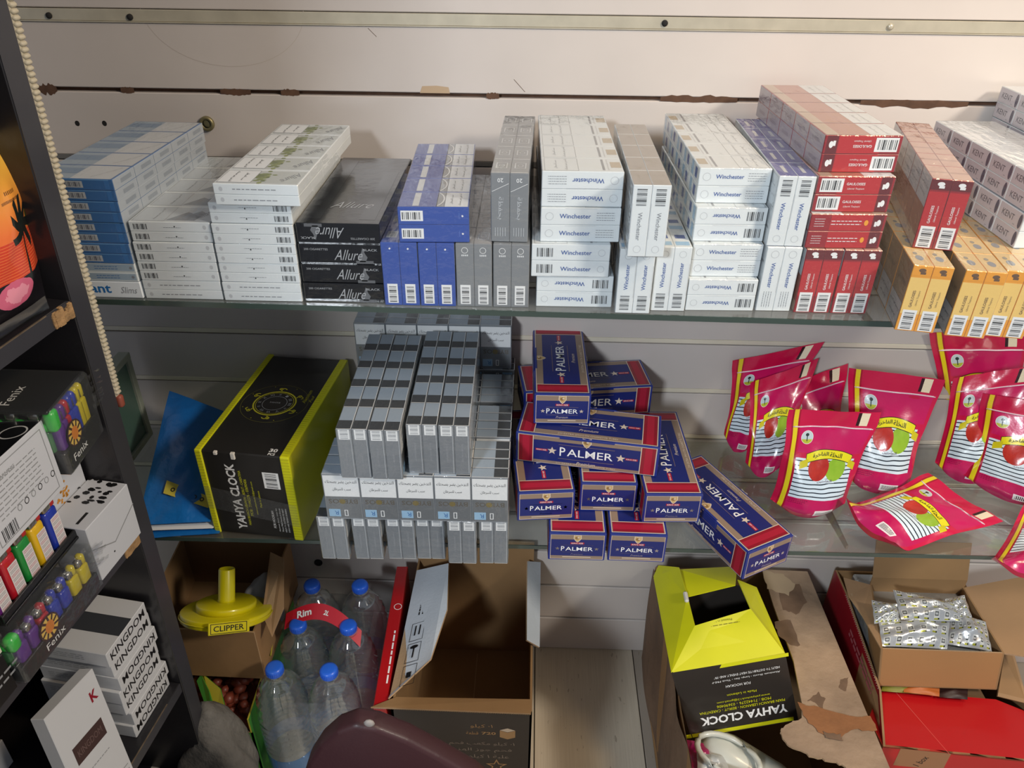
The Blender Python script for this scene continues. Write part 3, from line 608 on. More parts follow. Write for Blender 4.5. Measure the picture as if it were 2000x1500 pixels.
def logo(f, x, y, w, k=1, sub=True):
    f.text('P', x-w*.415, y+.0003*k, w*.10, WHT, h=w*.175, lay=4, bold=.006); f.text('ALMER', x+w*.065, y-.0002*k, w*.80, WHT, h=w*.145, lay=4, bold=.004)
    star(f, x-w*.57, y, w*.07, PCRM); star(f, x+w*.57, y, w*.07, PCRM)
    f.rect(x, y+w*.135, w*.95, w*.009, PTAN, 3); f.rect(x, y-w*.135, w*.95, w*.009, PTAN, 3)
    if sub: f.text('Premium', x, y-w*.215, w*.36, PCRM, lay=3, shear=.4)
def palmer_long(f, L, H, wide):
    "long face: L along right, H up"
    f.rect(0, 0, L*.965, H*.93, PCRM, 1); f.rect(0, 0, L*.955, H*.905, PTAN, 2); 
    for s in (-1, 1): f.rect(s*L*.427, 0, L*.095, H*.88, CRIM, 3); f.rect(s*L*.427, 0, L*.05, H*.88, CRIM2, 4); f.rect(s*L*.376, 0, .0012, H*.9, PCRM, 4)
    f.rect(0, 0 if wide else -.001, L*.745, H*(.66 if wide else .68), NAVY2, 3); w = L*.40
    f.text('P', -w*.415, .0003, w*.10, WHT, h=w*.19, lay=5, bold=.006); f.text('ALMER', w*.065, -.0002, w*.80, WHT, h=w*.155, lay=5, bold=.004)
    star(f, -w*.60, 0, w*.085, PCRM, 5); star(f, w*.60, 0, w*.085, PCRM, 5); f.rect(0, w*.15, w*.98, .0006, PTAN, 5); f.rect(0, -w*.15, w*.98, .0006, PTAN, 5)
    for s in (-1, 1): f.rect(s*L*.315, 0, L*.085, H*.07, CRIM2, 5); f.text('KING SIZE', s*L*.315, 0, L*.07, WHT, lay=6, res=1)
    f.text('Premium', 0, -w*(.24 if wide else .22), w*.34, PCRM, lay=5, shear=.4); f.text('200 EXTRA SMOOTH CIGARETTE TUBES', 0, -H*.40, L*.42, PCRM, h=H*.045, lay=5, res=1)
    shield(f, 0, H*.38, H*(.10 if wide else .155))
def palmer_mesh():
    L, W, H = .226, .0895, .0572; m = MB()
    m.box(0, 0, 0, W, L, H, NAVY, .0012)
    m.box(-.0004, L*.32, H-.012, .0004, L*.68, H+.0003, NAVY, 0)
    F = boxfaces(m, 0, 0, 0, W, L, H)
    for k in ('-y', '+y'):
        f = F[k]; f.rect(0, 0, W*.93, H*.90, PCRM, 1); f.rect(0, 0, W*.915, H*.87, PTAN, 2); f.rect(0, -.0012, W*.915, H*.60, NAVY2, 3); f.rect(0, -H*.37, W*.5, .0014, PCRM, 3)
        logo(f, 0, -H*.06, W*.60); f.rect(0, H*.145, W*.24, H*.07, CRIM2, 4); f.text('KING SIZE', 0, H*.145, W*.2, WHT, lay=5, res=1); shield(f, 0, H*.33, H*.13)
    tp = Face(m, (W/2, L/2, H), (0, 1, 0), (-1, 0, 0)); palmer_long(tp, L, W, True)
    tp.poly([(-L*.16, W*.44), (L*.16, W*.44), (L*.15, W*.485), (-L*.15, W*.485)], NAVY, 7)
    for k in ('-x', '+x'):
        f = F[k]; palmer_long(f, L, H, False)
    m.rbox(-.0007, L*.33, H*.74, .0006, L*.67, H+.0006, NAVY, .0005, 1, smooth=False)
    return m.mesh('printed_box')
PM = palmer_mesh()
PG = 'navy cigarette tube boxes piled on the lower shelf'
flapm = MB(); flapm.hexa([(.0015, .0012, .0574), (.088, .0012, .0574), (.088, .224, .0574), (.0015, .224, .0574), (.0015, .0012, .0582), (.088, .0012, .0582), (.088, .224, .0582), (.0015, .224, .0582)], NAVY)
def palmer(x, y, z, yaw, label, tx=0, ty=0, dx=0):
    r = empty('tube_box', (x, y, z), 0, label, 'tube box', PG); r.rotation_euler = (R(tx), R(ty), R(yaw))
    link('printed_carton', PM, r)
    m = MB()   # tuck flaps: thin proud lips at both ends
    m.box(.001, -.0009, .0545, .0885, .0005, .0573, NAVY, .0003); m.obj('lid_flap', r)
    return r
palmer(.0370, -.3400, ZL+.0003, .4, 'navy box lying on the glass at the bottom of the pile, left of two')
palmer(.1310, -.3385, ZL+.0003, -.6, 'navy box lying on the glass at the bottom of the pile, right of two')
palmer(-.0130, -.3160, ZL+.0580, 6, 'navy box in the second level, leftmost, beside the silver pile')
palmer(.0850, -.2880, ZL+.0580, .8, 'navy box in the second level, the middle one, set back between its neighbours')
palmer(.1830, -.3110, ZL+.0580, 2.0, 'navy box in the second level, rightmost, its long lid in view')
# crosswise: rotate so that the long side faces the viewer (box's +x face turned to -y)
def palmer_cross(x, y, z, yaw, label, tx=0):
    r = empty('tube_box', (x, y, z), 0, label, 'tube box', PG); r.matrix_world = Matrix.Translation((x, y, z)) @ Matrix.Rotation(R(yaw), 4, 'Z') @ Matrix.Rotation(R(tx), 4, 'X')
    M = Matrix.Rotation(R(-90), 4, 'Z') @ Matrix.Translation((-.0895, 0, 0))
    link('printed_carton', PM, r, M); m = MB(); m.box(.07, -.0012, .0535, .156, .0004, .0578, NAVY, .0004); m.obj('lid_flap', r); return r
palmer_cross(-.0185, -.2360, ZL+.1160, -8.5, 'navy box lying crosswise on the third level, long side facing front')
palmer_cross(-.0080, -.1210, ZL+.1160, 8.0, 'navy box lying crosswise at the back, mostly hidden by the topmost box')
palmer(.0090, -.2150, ZL+.1745, 1, 'navy box on top of the pile, end panel facing front', tx=-1.0)
r9 = palmer(.3365, -.3720, ZL+.0006, 28.5, 'navy box lying askew over the shelf edge, right of the pile')

# ------------------------------------------------------------------ black box with yellow edges
YBLK = mat('corrugated_black', '211f1d', .42, coat=.25, bump=(45, .10)); YY = mat('acid_yellow', 'd9d918', .38, coat=.2, noise=(14, .06)); YYD = mat('acid_yellow_edge', 'c2bd1c', .5)
def clockface(f, x, y, r, rot):
    G = mat('clock_yellow', 'b9b32a', .45)
    f.ring(x, y, r*2, r*2, r*.07, G, 2, 40); f.ring(x, y, r*1.75, r*1.75, r*.02, G, 2, 36); f.ring(x, y, r*1.15, r*1.15, r*.02, GRY, 2, 30)
    for i in range(12):
        a = i*math.pi/6; f.text(('XII', 'I', 'II', 'III', 'IV', 'V', 'VI', 'VII', 'VIII', 'IX', 'X', 'XI')[i], x+r*.72*math.sin(a), y+r*.72*math.cos(a), r*(.10+.03*(i % 4)), GRY, h=r*.14, lay=3, rot=-a, res=1)
    f.text('YAHYA', x, y+r*.05, r*.5, GRY, lay=3, rot=rot, shear=.3, res=1)
    for i in range(6):
        a = R(30+60*i); cx, cy = x+r*1.16*math.cos(a), y+r*1.16*math.sin(a)
        f.ring(cx, cy, r*.34, r*.26, r*.05, G, 2, 12, a-1.5, a+2.9); f.ring(cx+r*.13*math.cos(a+1.3), cy+r*.13*math.sin(a+1.3), r*.2, r*.2, r*.045, G, 2, 10)
    f.ring(x+r*.25*0, y, r*3.1, r*3.1, r*.02, mat('clock_ring', '6e6a30', .5), 2, 48)
    for i in range(8): a = R(20+45*i); f.ell(x+r*1.42*math.cos(a), y+r*1.42*math.sin(a), r*.05, r*.05, G, 3, 6)
def yahya(M, label, group):
    W, D, H = .1465, .292, .168; r = empty('clock_box', label=label, cat='box', group=group, mw=M)
    m = MB(); m.box(.0015, .001, 0, W-.0015, D-.001, H-.0005, YBLK, .002)
    F = boxfaces(m, 0.0015, .001, 0, W-.0015, D-.001, H-.0005)
    f = F['-y']; ru = R(90)
    f.text('YAHYA CLOCK', -W*.17, -H*.03, .135, WHT, h=.0155, rot=ru+R(0), lay=2, bold=.03)
    f.text('MAIN BRANCH LEBANON - BEIRUT - CARENTINA', -W*.075, -.006, .112, YY, h=.0042, rot=ru, lay=2); f.text('MOB : 71442276 - 03690406', -W*.03, -.004, .075, YY, h=.0048, rot=ru, lay=2)
    f.text('www.yahyaclock12@gmail.com', .0055, -.004, .068, YY, h=.0038, rot=ru, lay=2); f.text('Made in Lebanon', .014, -.005, .034, YY, h=.0034, rot=ru, lay=2)
    f.text('FOR HOOKAH', W*.21, -H*.27, .036, WHT, h=.0042, rot=ru, lay=2)
    for i in range(4): f.text(('Aluminum Sheets - Large Size', 'Thick PRE-Punched Sheets', 'HELPS TO DISTRIBUTE HEAT', 'EVENLY AND PREVENTS BURNING')[i], W*.26+i*.0052, -H*.27, .050, WHT, h=.0026, rot=ru, lay=2, res=1)
    f.bars(W*.27, H*.21, .028, .020, BLK, WHT, rot=ru, lay=2, n=14)
    g = Face(m, (W/2, D/2, H-.0005), (1, 0, 0), (0, 1, 0)); g.text('30', W*.31, -D*.447, .013, WHT, h=.0085, lay=2, bold=.03); g.text('PCS', W*.31, -D*.479, .011, WHT, h=.0055, lay=2, bold=.02)
    clockface(g, -W*.02, -D*.02, .036, 0)
    g.text('Aluminum', W*.30, D*.07, .040, mat('clock_yellow', 'b9b32a'), h=.007, rot=ru, lay=2, shear=.4); g.text('Foil', W*.37, D*.05, .02, mat('clock_yellow', ''), h=.005, rot=ru, lay=2, shear=.4)
    m.obj('black_body', r)
    for s, x0, x1 in ((-1, -.0022, .0085), (1, W-.0125, W+.0026)):
        m = MB(); m.rbox(x0, -.0016, -.0003, x1, D+.001, H+.0016, YY, .0018, 2, smooth=False)
        rn2 = random.Random(9)
        for i in range(52):   # strap ticks: dark knots along the taped edge
            y = D*(i+.5)/52; m.box(x0+.0012, y-.0007, H+.0014, x1-(.001 if s < 0 else .004), y+.0007, H+.0019, YYD, 0)
        for i in range(30):
            z = H*(i+.5)/30; m.box(x0+.001, -.0019, z-.0007, x1-.001, -.0014, z+.0007, YYD, 0)
        m.obj('yellow_side', r, None)
    m = MB(); TP = clear_mat('packing_tape', (.95, .95, .93), rough=.2, ior=1.5, bump=(60, .5), haze=.04); m.add([(-.001, -.0026, .055), (W+.001, -.0026, .03), (W+.001, -.0026, .075), (-.001, -.0026, .10)], [(0, 1, 2, 3)], TP)
    m.box(.055, -.0016, H-.012, .062, .004, H+.0003, mat('torn_white', 'd8d4cc', .9), .001); m.box(.028, -.0016, H-.006, .034, .004, H+.0003, mat('torn_white', ''), .001); m.obj('packing_tape', r)
    return r
yahya(Matrix.Translation((-.5075, -.2985, ZL+.0006)) @ Matrix.Rotation(R(-5.6), 4, 'Z'), 'black box with yellow sides and clock print, on the lower shelf', 'black and yellow clock boxes')

# ------------------------------------------------------------------ blue mailer, glass frame
BLM = mat('mailer_blue', '1468b4', .34, coat=.3, bump=(22, .8, .006)); WHM = mat('mailer_white', 'dfe4e8', .5)
def sheetgrid(fn, nu, nv, m, mb, flip=False):
    vs = [fn(i/nu, j/nv) for j in range(nv+1) for i in range(nu+1)]; fs = []; uv = []
    for j in range(nv):
        for i in range(nu):
            a = j*(nu+1)+i; q = [a, a+1, a+nu+2, a+nu+1]; u = [(i/nu, j/nv), ((i+1)/nu, j/nv), ((i+1)/nu, (j+1)/nv), (i/nu, (j+1)/nv)]
            if flip: q = q[::-1]; u = u[::-1]
            fs.append(q); uv.append(u)
    mb.add(vs, fs, m, uv=uv, smooth=True)
def bil(C, u, v): return C[0]*(1-u)*(1-v)+C[1]*u*(1-v)+C[2]*u*v+C[3]*(1-u)*v
def cushion(C, T, mb, m, m2=None, nu=20, nv=16, pw=2.2, wr=.0, seed=0, back=.35):
    "puffy quad C (4 corners, ccw seen from the front)"
    C = [Vector(c) for c in C]; n = (C[1]-C[0]).cross(C[3]-C[0]).normalized(); rn = random.Random(seed); ph = [rn.uniform(0, 6.28) for _ in range(6)]
    def prof(u, v): return (1-abs(2*u-1)**pw)*(1-abs(2*v-1)**pw)
    def w(u, v): return wr*(math.sin(9*u+4*v+ph[0])+math.sin(14*v-6*u+ph[1])+.6*math.sin(23*u+ph[2])*math.sin(19*v+ph[3]))
    fr = lambda u, v: bil(C, u, v)+n*(T*prof(u, v)+w(u, v)*(.3+.7*prof(u, v)))
    bk = lambda u, v: bil(C, u, v)-n*(T*back*prof(u, v)+.0004)+n*(w(u, v)*(.3+.7*prof(u, v)))*(1 if prof(u, v) < .01 else .2)
    sheetgrid(fr, nu, nv, m, mb); sheetgrid(bk, nu, nv, m2 or m, mb, True); return fr, n
r = empty('blue_mailer', (-.60, -.2, ZL), label='blue plastic mailing bag slumped beside the black and yellow box', cat='mailing bag')
m = MB()
C = [Vector((-.628, -.312, ZL+.022)), Vector((-.513, -.300, ZL+.024)), Vector((-.535, -.085, ZL+.085)), Vector((-.652, -.068, ZL+.124))]
fr, n = cushion(C, .016, m, BLM, wr=.0022, seed=3, back=.6)
m.v = [(x+.60, y+.2, z-ZL) for x, y, z in m.v]; m.obj('bag_body', r)
m = MB(); f = Face(m, (0, 0, 0), (1, 0, 0), (0, 1, 0)); YLB = mat('label_yellow', 'd6c24a', .45); vs = []
p = [fr(u, v)+n*.0055-Vector((-.60, -.2, ZL)) for u, v in ((.30, .20), (.95, .10), (.97, .19), (.32, .29))]; m.add(p, [(0, 1, 2, 3)], YLB)
o = (p[0]+p[1]+p[2]+p[3])/4; ff = Face(m, o+n*.0008, p[1]-p[0], p[3]-p[0])
for i in range(5): ff.ring(-.026+.013*i, 0, .0075, .0075, .0018, BLK, 2, 12)
m.obj('yellow_label', r)
m = MB(); C2 = [Vector((-.612, -.322, ZL+.004)), Vector((-.500, -.306, ZL+.004)), Vector((-.515, -.10, ZL+.02)), Vector((-.63, -.10, ZL+.02))]
cushion(C2, .006, m, BLM, wr=.0008, seed=5, back=.3); m.v = [(x+.60, y+.2, z-ZL) for x, y, z in m.v]; m.obj('lower_flap', r)
m = MB(); C2 = [Vector((-.625, -.316, ZL+.014)), Vector((-.509, -.303, ZL+.012)), Vector((-.52, -.2, ZL+.02)), Vector((-.63, -.2, ZL+.02))]
cushion(C2, .002, m, WHM, wr=.0005, seed=6, back=.3); m.v = [(x+.60, y+.2, z-ZL) for x, y, z in m.v]; m.obj('white_lip', r)
r = empty('glass_frame', (-.735, -.2, ZL), label='pale-framed pane of green glass standing upright behind the dark rack', cat='frame')
PF = mat('frame_pale', 'a8ad9f', .55, noise=(20, .15)); m = MB()
for a in ((-.010, -.17, .0005, .010, -.158, .183), (-.010, .152, .0005, .010, .165, .183), (-.0104, -.1704, .0001, .0104, .1654, .012), (-.0104, -.1704, .171, .0104, .1654, .1834)): m.box(*a, PF, .001)
m.obj('frame_border', r); m = MB(); m.box(-.003, -.158, .012, .005, .152, .171, mat('green_glass', '4e6b60', .12, coat=1), 0); m.obj('glass_pane', r)

# ------------------------------------------------------------------ pink tobacco pouches
def pouch_art(nm, base):
    def b(P, u, v, n):
        P((v.op('MULTIPLY_ADD', -2.2, 1.1, clamp=True))*(u.gt(.13)*.55), 'b0186e'); P(v.between(.62, .86)*(u.gt(.16)*.35), 'c01a7a')
        P(u.between(.055, .145), 'a8122c'); P(u.between(.075, .125), 'e8d21f')
        P(v.between(.845, .856)*u.gt(.10), 'f0d8dc'); P(v.between(.875, .99)*u.between(.80, .89), 'f0e4c4'); P(v.between(.875, .99)*u.between(.765, .80), '16100f')
        du = u-.255; dv = v-.755; e = (du*du)*210.+(dv*dv)*330.; P(e.lt(1.15), 'e9ecdf'); P(e.lt(1.)*v.lt(.737), 'b9bf3a'); P(e.lt(1.)*v.gt(.737), 'c3d2d6')
        P((du.op('ABSOLUTE')).lt(.006)*dv.between(-.035, .02), '2b3a38'); P(((du*du)*2200.+((dv-.022)*(dv-.022))*5200.).lt(1), '2b3a38')
        wav = n(2.2, 2)*.05; st = v+wav-.025
        zone = st.between(.215, .575)*u.between(.15, .90); P(zone, 'd9e9f2'); ln = ((st-.2)*26.).fr(); P(zone*ln.lt(.26), '1b2430')
        P(zone*v.between(.365, .40)*u.between(.42, .70), 'd9e9f2')
        for cx, cy, rx, ry, c1, c2 in ((.68, .485, .13, .105, 'a5c93a', '7fae22'), (.45, .495, .135, .11, '8e1218', 'd9402e')):
            a = (u-cx)*(1/rx); c = (v-cy)*(1/ry); d = a*a+c*c; P(d.lt(1), (c1, c2, n(9, 3))); 
        dx = u-.56; arc = v+(dx*dx)*.55; P(arc.between(.575, .66)*u.between(.27, .86), '2c2a12'); P(arc.between(.581, .654)*u.between(.277, .853), 'eadf1e')
        for a0, a1 in ((.20, .30), (.83, .93)): P(arc.between(.545, .61)*u.between(a0, a1), 'd3c71a')
        P(v.between(.05, .115)*u.between(.52, .78), 'efe9ea'); P(v.between(.062, .105)*u.between(.54, .76)*((u*58.).fr().lt(.5)), '1c1618')
        for k in range(3): P(v.between(.165+.016*k, .169+.016*k)*u.between(.16, .34+.03*k)*((u*40.).fr().lt(.7)), '4a0a2a')
        P(u.gt(.955), base); P((v.gt(.86)*((v*90.).fr().lt(.4)))*.22, '8a0d30')
    return art(nm, base, b, .27, coat=.5, bump=(26, .35, .004))
PINK = pouch_art('pouch_print', 'cc1145'); PKB = mat('pouch_back', 'c01040', .28, coat=.5, bump=(26, .35, .004))
PGp = 'pink foil tobacco pouches standing on the lower shelf'
def pouch(C, T, label, seed, bend=0., group=PGp, flopt=0., base=True, nm='tobacco_pouch'):
    "C: bl, br, tr, tl"
    C = [Vector(c) for c in C]; o = (C[0]+C[1])/2; o.z = min(C[0].z, C[1].z); r = empty(nm, o, label=label, cat='pouch', group=group)
    C = [c-o for c in C]; n = (C[1]-C[0]).cross(C[3]-C[0]).normalized(); rn = random.Random(seed); ph = [rn.uniform(0, 6.28) for _ in range(6)]; wd_ = (C[1]-C[0]).length
    def prof(u, v):
        e = 1-abs(2*u-1)**2.6; w_ = min(1, (v+.02)/.12)**.5*max(0, 1-max(0, v-.28)/.56)**1.0 if v < .84 else 0
        return max(0, e)*max(0, w_)
    def wr(u, v): return .0022*(math.sin(7*u+5*v+ph[0])+.7*math.sin(13*v-8*u+ph[1])+.5*math.sin(21*u+ph[2])*math.sin(17*v+ph[3])) + bend*(math.sin(math.pi*(v*.9+.1))*(u-.5)*2) + flopt*max(0, v-.8)**1.3
    def base_pt(u, v):
        sq = 1-.09*math.sin(math.pi*min(1, max(0, v/.9)))-.10*max(0, 1-v/.10)**2; uu = .5+(u-.5)*sq
        p = bil(C, uu, v); dn = .026*(4*(u-.5)**2)*max(0, 1-v/.16)**1.5
        return p+Vector((0, 0, dn))
    fr = lambda u, v: base_pt(u, v)+n*(T*prof(u, v)+wr(u, v))
    bk = lambda u, v: base_pt(u, v)-n*(T*.35*prof(u, v)+.0006)+n*wr(u, v)*(1 if prof(u, v) < .02 else .5)
    m = MB(); sheetgrid(fr, 26, 34, PINK, m); sheetgrid(bk, 26, 34, PKB, m, True)
    vs = [fr(i/26, 0) for i in range(27)]+[bk(i/26, 0) for i in range(27)]; m.add(vs, [(i, i+27, i+28, i+1) for i in range(26)], PKB, smooth=True)
    m.obj('foil_body', r)
    m = MB()
    def dec(s, cu, cv, w_, h_, mt, arcv=0.):
        vs2, fs2, tw, th = text2d(s, .01, 0, 1); P = []
        for a, b in vs2:
            u = cu+a/tw*w_; v = cv+b/th*h_-arcv*(u-.56)**2; P.append(fr(u, v)+n*.0007)
        m.add(P, fs2, mt)
    INK = mat('pouch_ink', '3a3614', .5); dec('النخلة', .64, .618, .16, .042, INK, .55); dec('الفاخرة', .45, .618, .19, .042, INK, .55); dec('التفاحتين', .56, .382, .20, .028, mat('pouch_ink2', '6a5a66', .5))
    m.obj('lettering', r)
    m = MB(); pts = [fr(.07+.90*i/20, .85)+n*.0008 for i in range(21)]; m.tube(pts, .0009, mat('zip_line', 'e9cdd6', .35, coat=.5), 6); m.obj('zip_seal', r)
    return r
def stand(pbl, pbr, ptl, ptr, yb, yt, ybr=None, ytr=None):
    "corners from the photo: bottoms on planes y=yb.., tops on planes y=yt.."
    return [at(*pbl, 1, yb), at(*pbr, 1, ybr if ybr is not None else yb), at(*ptr, 1, ytr if ytr is not None else yt), at(*ptl, 1, yt)]
def onshelf(px, py): return at(px, py, 2, ZL+.004)
def bag(bl, br, tl, tr, lean, T, label, seed, lean2=None, **kw):
    a, b = onshelf(*bl), onshelf(*br)
    ta = at(*tl, 1, min(-.012, a.y+lean)); tb = at(*tr, 1, min(-.012, b.y+(lean2 if lean2 is not None else lean)))
    return pouch([a, b, tb, ta], T, label, seed, **kw)
bag((1412, 868), (1468, 893), (1430, 705), (1610, 668), .05, .016, 'pink pouch farthest left and rearmost, half hidden behind the next one', 1, lean2=.08)
bag((1452, 925), (1520, 935), (1466, 748), (1600, 700), .06, .018, 'pink pouch second from left, folded at its middle, behind the front pouch', 2, lean2=.10)
bag((1545, 935), (1640, 925), (1512, 762), (1655, 710), .07, .018, 'pink pouch with its header slanting up, between the front-left pouch and the wall', 3, lean2=.10)
bag((1642, 950), (1770, 968), (1658, 718), (1846, 742), .06, .026, 'pink pouch standing upright at the centre, its whole front visible behind the front-left one', 4)
bag((1498, 1000), (1645, 1008), (1541, 800), (1722, 806), .045, .028, 'pink pouch standing nearest the navy boxes, frontmost of the upright ones', 5)
bag((1835, 850), (1990, 860), (1816, 652), (2010, 648), .03, .016, 'pink pouch in shadow against the wall below the yellow bundles', 6)
bag((1818, 925), (1935, 955), (1862, 738), (2035, 712), .06, .022, 'pink pouch leaning behind the right front pouch, palm badge in view', 7)
bag((1868, 945), (2075, 1010), (1920, 768), (2120, 800), .05, .026, 'pink pouch at the right edge with a round palm badge, in front', 8)
# lying pouch: its open base to the left, its header to the right
PA = [at(1745, 1088, 2, ZL+.010), at(1640, 990, 2, ZL+.034), at(1812, 925, 2, ZL+.050), at(1958, 1020, 2, ZL+.022)]
pouch([PA[1], PA[0], PA[3], PA[2]], .020, 'pink pouch lying on its back in front, its open base turned left', 9)
pouch([at(1925, 1108, 2, ZL+.006), at(2090, 1150, 2, ZL+.006), at(2120, 985, 2, ZL+.03), at(2000, 985, 2, ZL+.03)], .018, 'pink pouch in the bottom right corner of the lower shelf, mostly out of frame', 10)
# ------------------------------------------------------------------ things on the floor
CB = mat('cardboard_brown', '98764f', .8, bump=(40, .2, .003), noise=(6, .16)); CBD = mat('cardboard_edge', 'b09270', .85, bump=(400, .4)); CBL = mat('cardboard_light', 'a98763', .8, bump=(120, .15), noise=(5, .12))
def board(name, parent, P, t, m, m2=None, deco=None, o=(0, 0, 0)):
    "P: outline seen from its face side; parent at o"
    o = Vector(o); mb = MB(); P = [Vector(p)-o for p in P]; mb.sheet(P, t, m, m2)
    if deco:
        n = Vector((0, 0, 0))
        for i in range(len(P)): a, b = P[i], P[(i+1) % len(P)]; n += Vector(((a.y-b.y)*(a.z+b.z), (a.z-b.z)*(a.x+b.x), (a.x-b.x)*(a.y+b.y)))
        n.normalize(); r_ = (P[1]-P[0]).normalized(); f = Face(mb, sum(P, Vector())/len(P), r_, n.cross(r_)); deco(f)
    return mb.obj(name, parent)
def flute(mb, a, b, n, m, h=.004, d=(0, 0, 1)):
    "zig-zag corrugation along a cut edge a->b"
    a, b, d = Vector(a), Vector(b), Vector(d); s = (b-a)/n; w = s.cross(d).normalized()*.0022
    for i in range(n):
        p = a+s*i; mb.add([p-w, p+s*.5+w, p+s*.5+w+d*.0006, p-w+d*.0006], [(0, 1, 2, 3)], m); mb.add([p+s*.5+w, p+s-w, p+s-w+d*.0006, p+s*.5+w+d*.0006], [(0, 1, 2, 3)], m)
# --- big open carton with dark printed front
COK = mat('carton_dark_print', '2b2423', .45, coat=.15, bump=(60, .08)); CWH = mat('flap_white', 'c9d1da', .6, bump=(150, .25)); BRZ = mat('print_bronze', 'b08a5e', .45); DIM_ = mat('print_dim_brown', '8d7f74', .5)
x0, x1, y0, y1, h = -.230, .020, -.385, -.022, .30; o = (-.105, -.2, 0)
r = empty('open_carton', o, label='large open brown carton with dark printed front and white flap, beside the bottles', cat='carton')
def cd_(f):
    f.text('١٠ كيلو', .035, .108, .04, BRZ, h=.012, lay=2); f.text('720', .048, .088, .026, BRZ, h=.008, lay=2, bold=.02); f.text('قطعة', .018, .088, .022, BRZ, h=.009, lay=2)
    for yy, t_, w_ in ((.055, '١٠ كيلو مكعب فحم', .12), (.036, 'فحم جوز الهند', .11), (.016, 'علبة ١ كيلو ٧٢', .10)): f.text(t_, .035, yy, w_, DIM_, h=.013, lay=2)
    f.poly([(.068, .078), (.082, .072), (.096, .078), (.096, .098), (.082, .092), (.068, .098)], BRZ, 2); f.poly([(.068, .099), (.082, .093), (.096, .099), (.082, .105)], PCRM, 3)
    star(f, .062, -.012, .021, BRZ, 2); star(f, .062, -.012, .0145, COK, 3)
board('front_panel', r, [(x0, y0, 0), (x1, y0, 0), (x1, y0, h), (x0, y0, h)], .004, COK, CB, cd_, o)
board('back_panel', r, [(x0, y1, 0), (x1, y1, 0), (x1, y1, h+.06), (x0, y1, h+.06)], .004, CB, CBD, None, o)
board('side_panel', r, [(x0, y1, 0), (x0, y0, 0), (x0, y0, h), (x0, y1, h)], .004, CB, CB, None, o)
board('side_panel', r, [(x1, y0, 0), (x1, y1, 0), (x1, y1, h), (x1, y0, h)], .004, CB, CB, None, o)
board('base_panel', r, [(x0, y0, .012), (x1, y0, .012), (x1, y1, .012), (x0, y1, .012)], .006, CB, CB, lambda f: f.rect(.0, 0, .002, .34, CBD, 2), o)
mb = MB(); board('front_flap', r, [(x0-.034, y0-.006, h+.012), (x1-.002, y0-.004, h+.006), (x1, y0+.026, h+.004), (x0+.006, y0+.020, h+.006)], .003, CB, CBD, None, o)
mb = MB(); flute(mb, Vector((x0-.034, y0-.0065, h+.010))-Vector(o), Vector((x1-.002, y0-.0045, h+.004))-Vector(o), 70, CBD); mb.obj('corrugated_edge', r)
def icons(f):
    for i in range(3):
        yy = -.055+i*.050; f.frame(.0, yy, .030, .044, .0010, BLK, 2)
    f.rect(0, -.055, .010, .012, BLK, 3); f.rect(0, -.005, .003, .024, BLK, 3); f.ell(0, .008, .018, .008, BLK, 3, 12); f.rect(-.005, .048, .003, .024, BLK, 3); f.rect(.005, .048, .003, .024, BLK, 3)
    f.lines(0, .112, .05, 2, .008, .003, BLK, rot=R(90))
zf = .325; fl4 = [at(764, 1352, 2, h+.004), at(758, 1364, 2, h+.01), at(841, 1287, 2, zf+.02), at(873, 1190, 2, zf+.022), at(876, 1100, 2, zf+.02), at(814, 1114, 2, h+.004)]
mb = MB(); P = [p-Vector(o) for p in fl4]; mb.sheet([P[1], P[2], P[3], P[4], P[5], P[0]], .003, CWH, CBD); n_ = (P[2]-P[1]).cross(P[4]-P[2]).normalized(); up = (P[5]-P[1]).normalized()
ff = Face(mb, (P[1]+P[5])/2+(P[3]-P[5])*.36-up*.012, up.cross(n_)*1, up); icons(ff); mb.obj('side_flap', r)
fr4 = [at(1030, 1096, 2, h+.022), at(1029, 1250, 2, h+.022), at(1054, 1264, 2, h-.004), at(1056, 1098, 2, h-.004)]
board('side_flap', r, fr4, .003, CWH, CBD, None, o)
# --- red board
RB = mat('red_board', 'b3121a', .4, coat=.3); r = None; m = MB(); m.box(-.014, -.172, 0, .010, .172, .302, RB, .0015)
f = Face(m, (-.002, 0, .302), (0, 1, 0), (-1, 0, 0)); f.ring(.06, -.004, .016, .016, .0012, WHT, 2); f.lines(-.06, -.006, .12, 1, .01, .003, WHT)
f = Face(m, (-.014, 0, .15), (0, -1, 0), (0, 0, 1)); f.ring(0, .05, .05, .05, .003, WHT, 2)
tagt(m.obj('red_box', None, Matrix.Translation((-.2535, -.215, .0003)) @ Matrix.Rotation(R(1.8), 4, 'Z')), 'narrow upright red box squeezed between the water bottles and the large open carton', 'box')

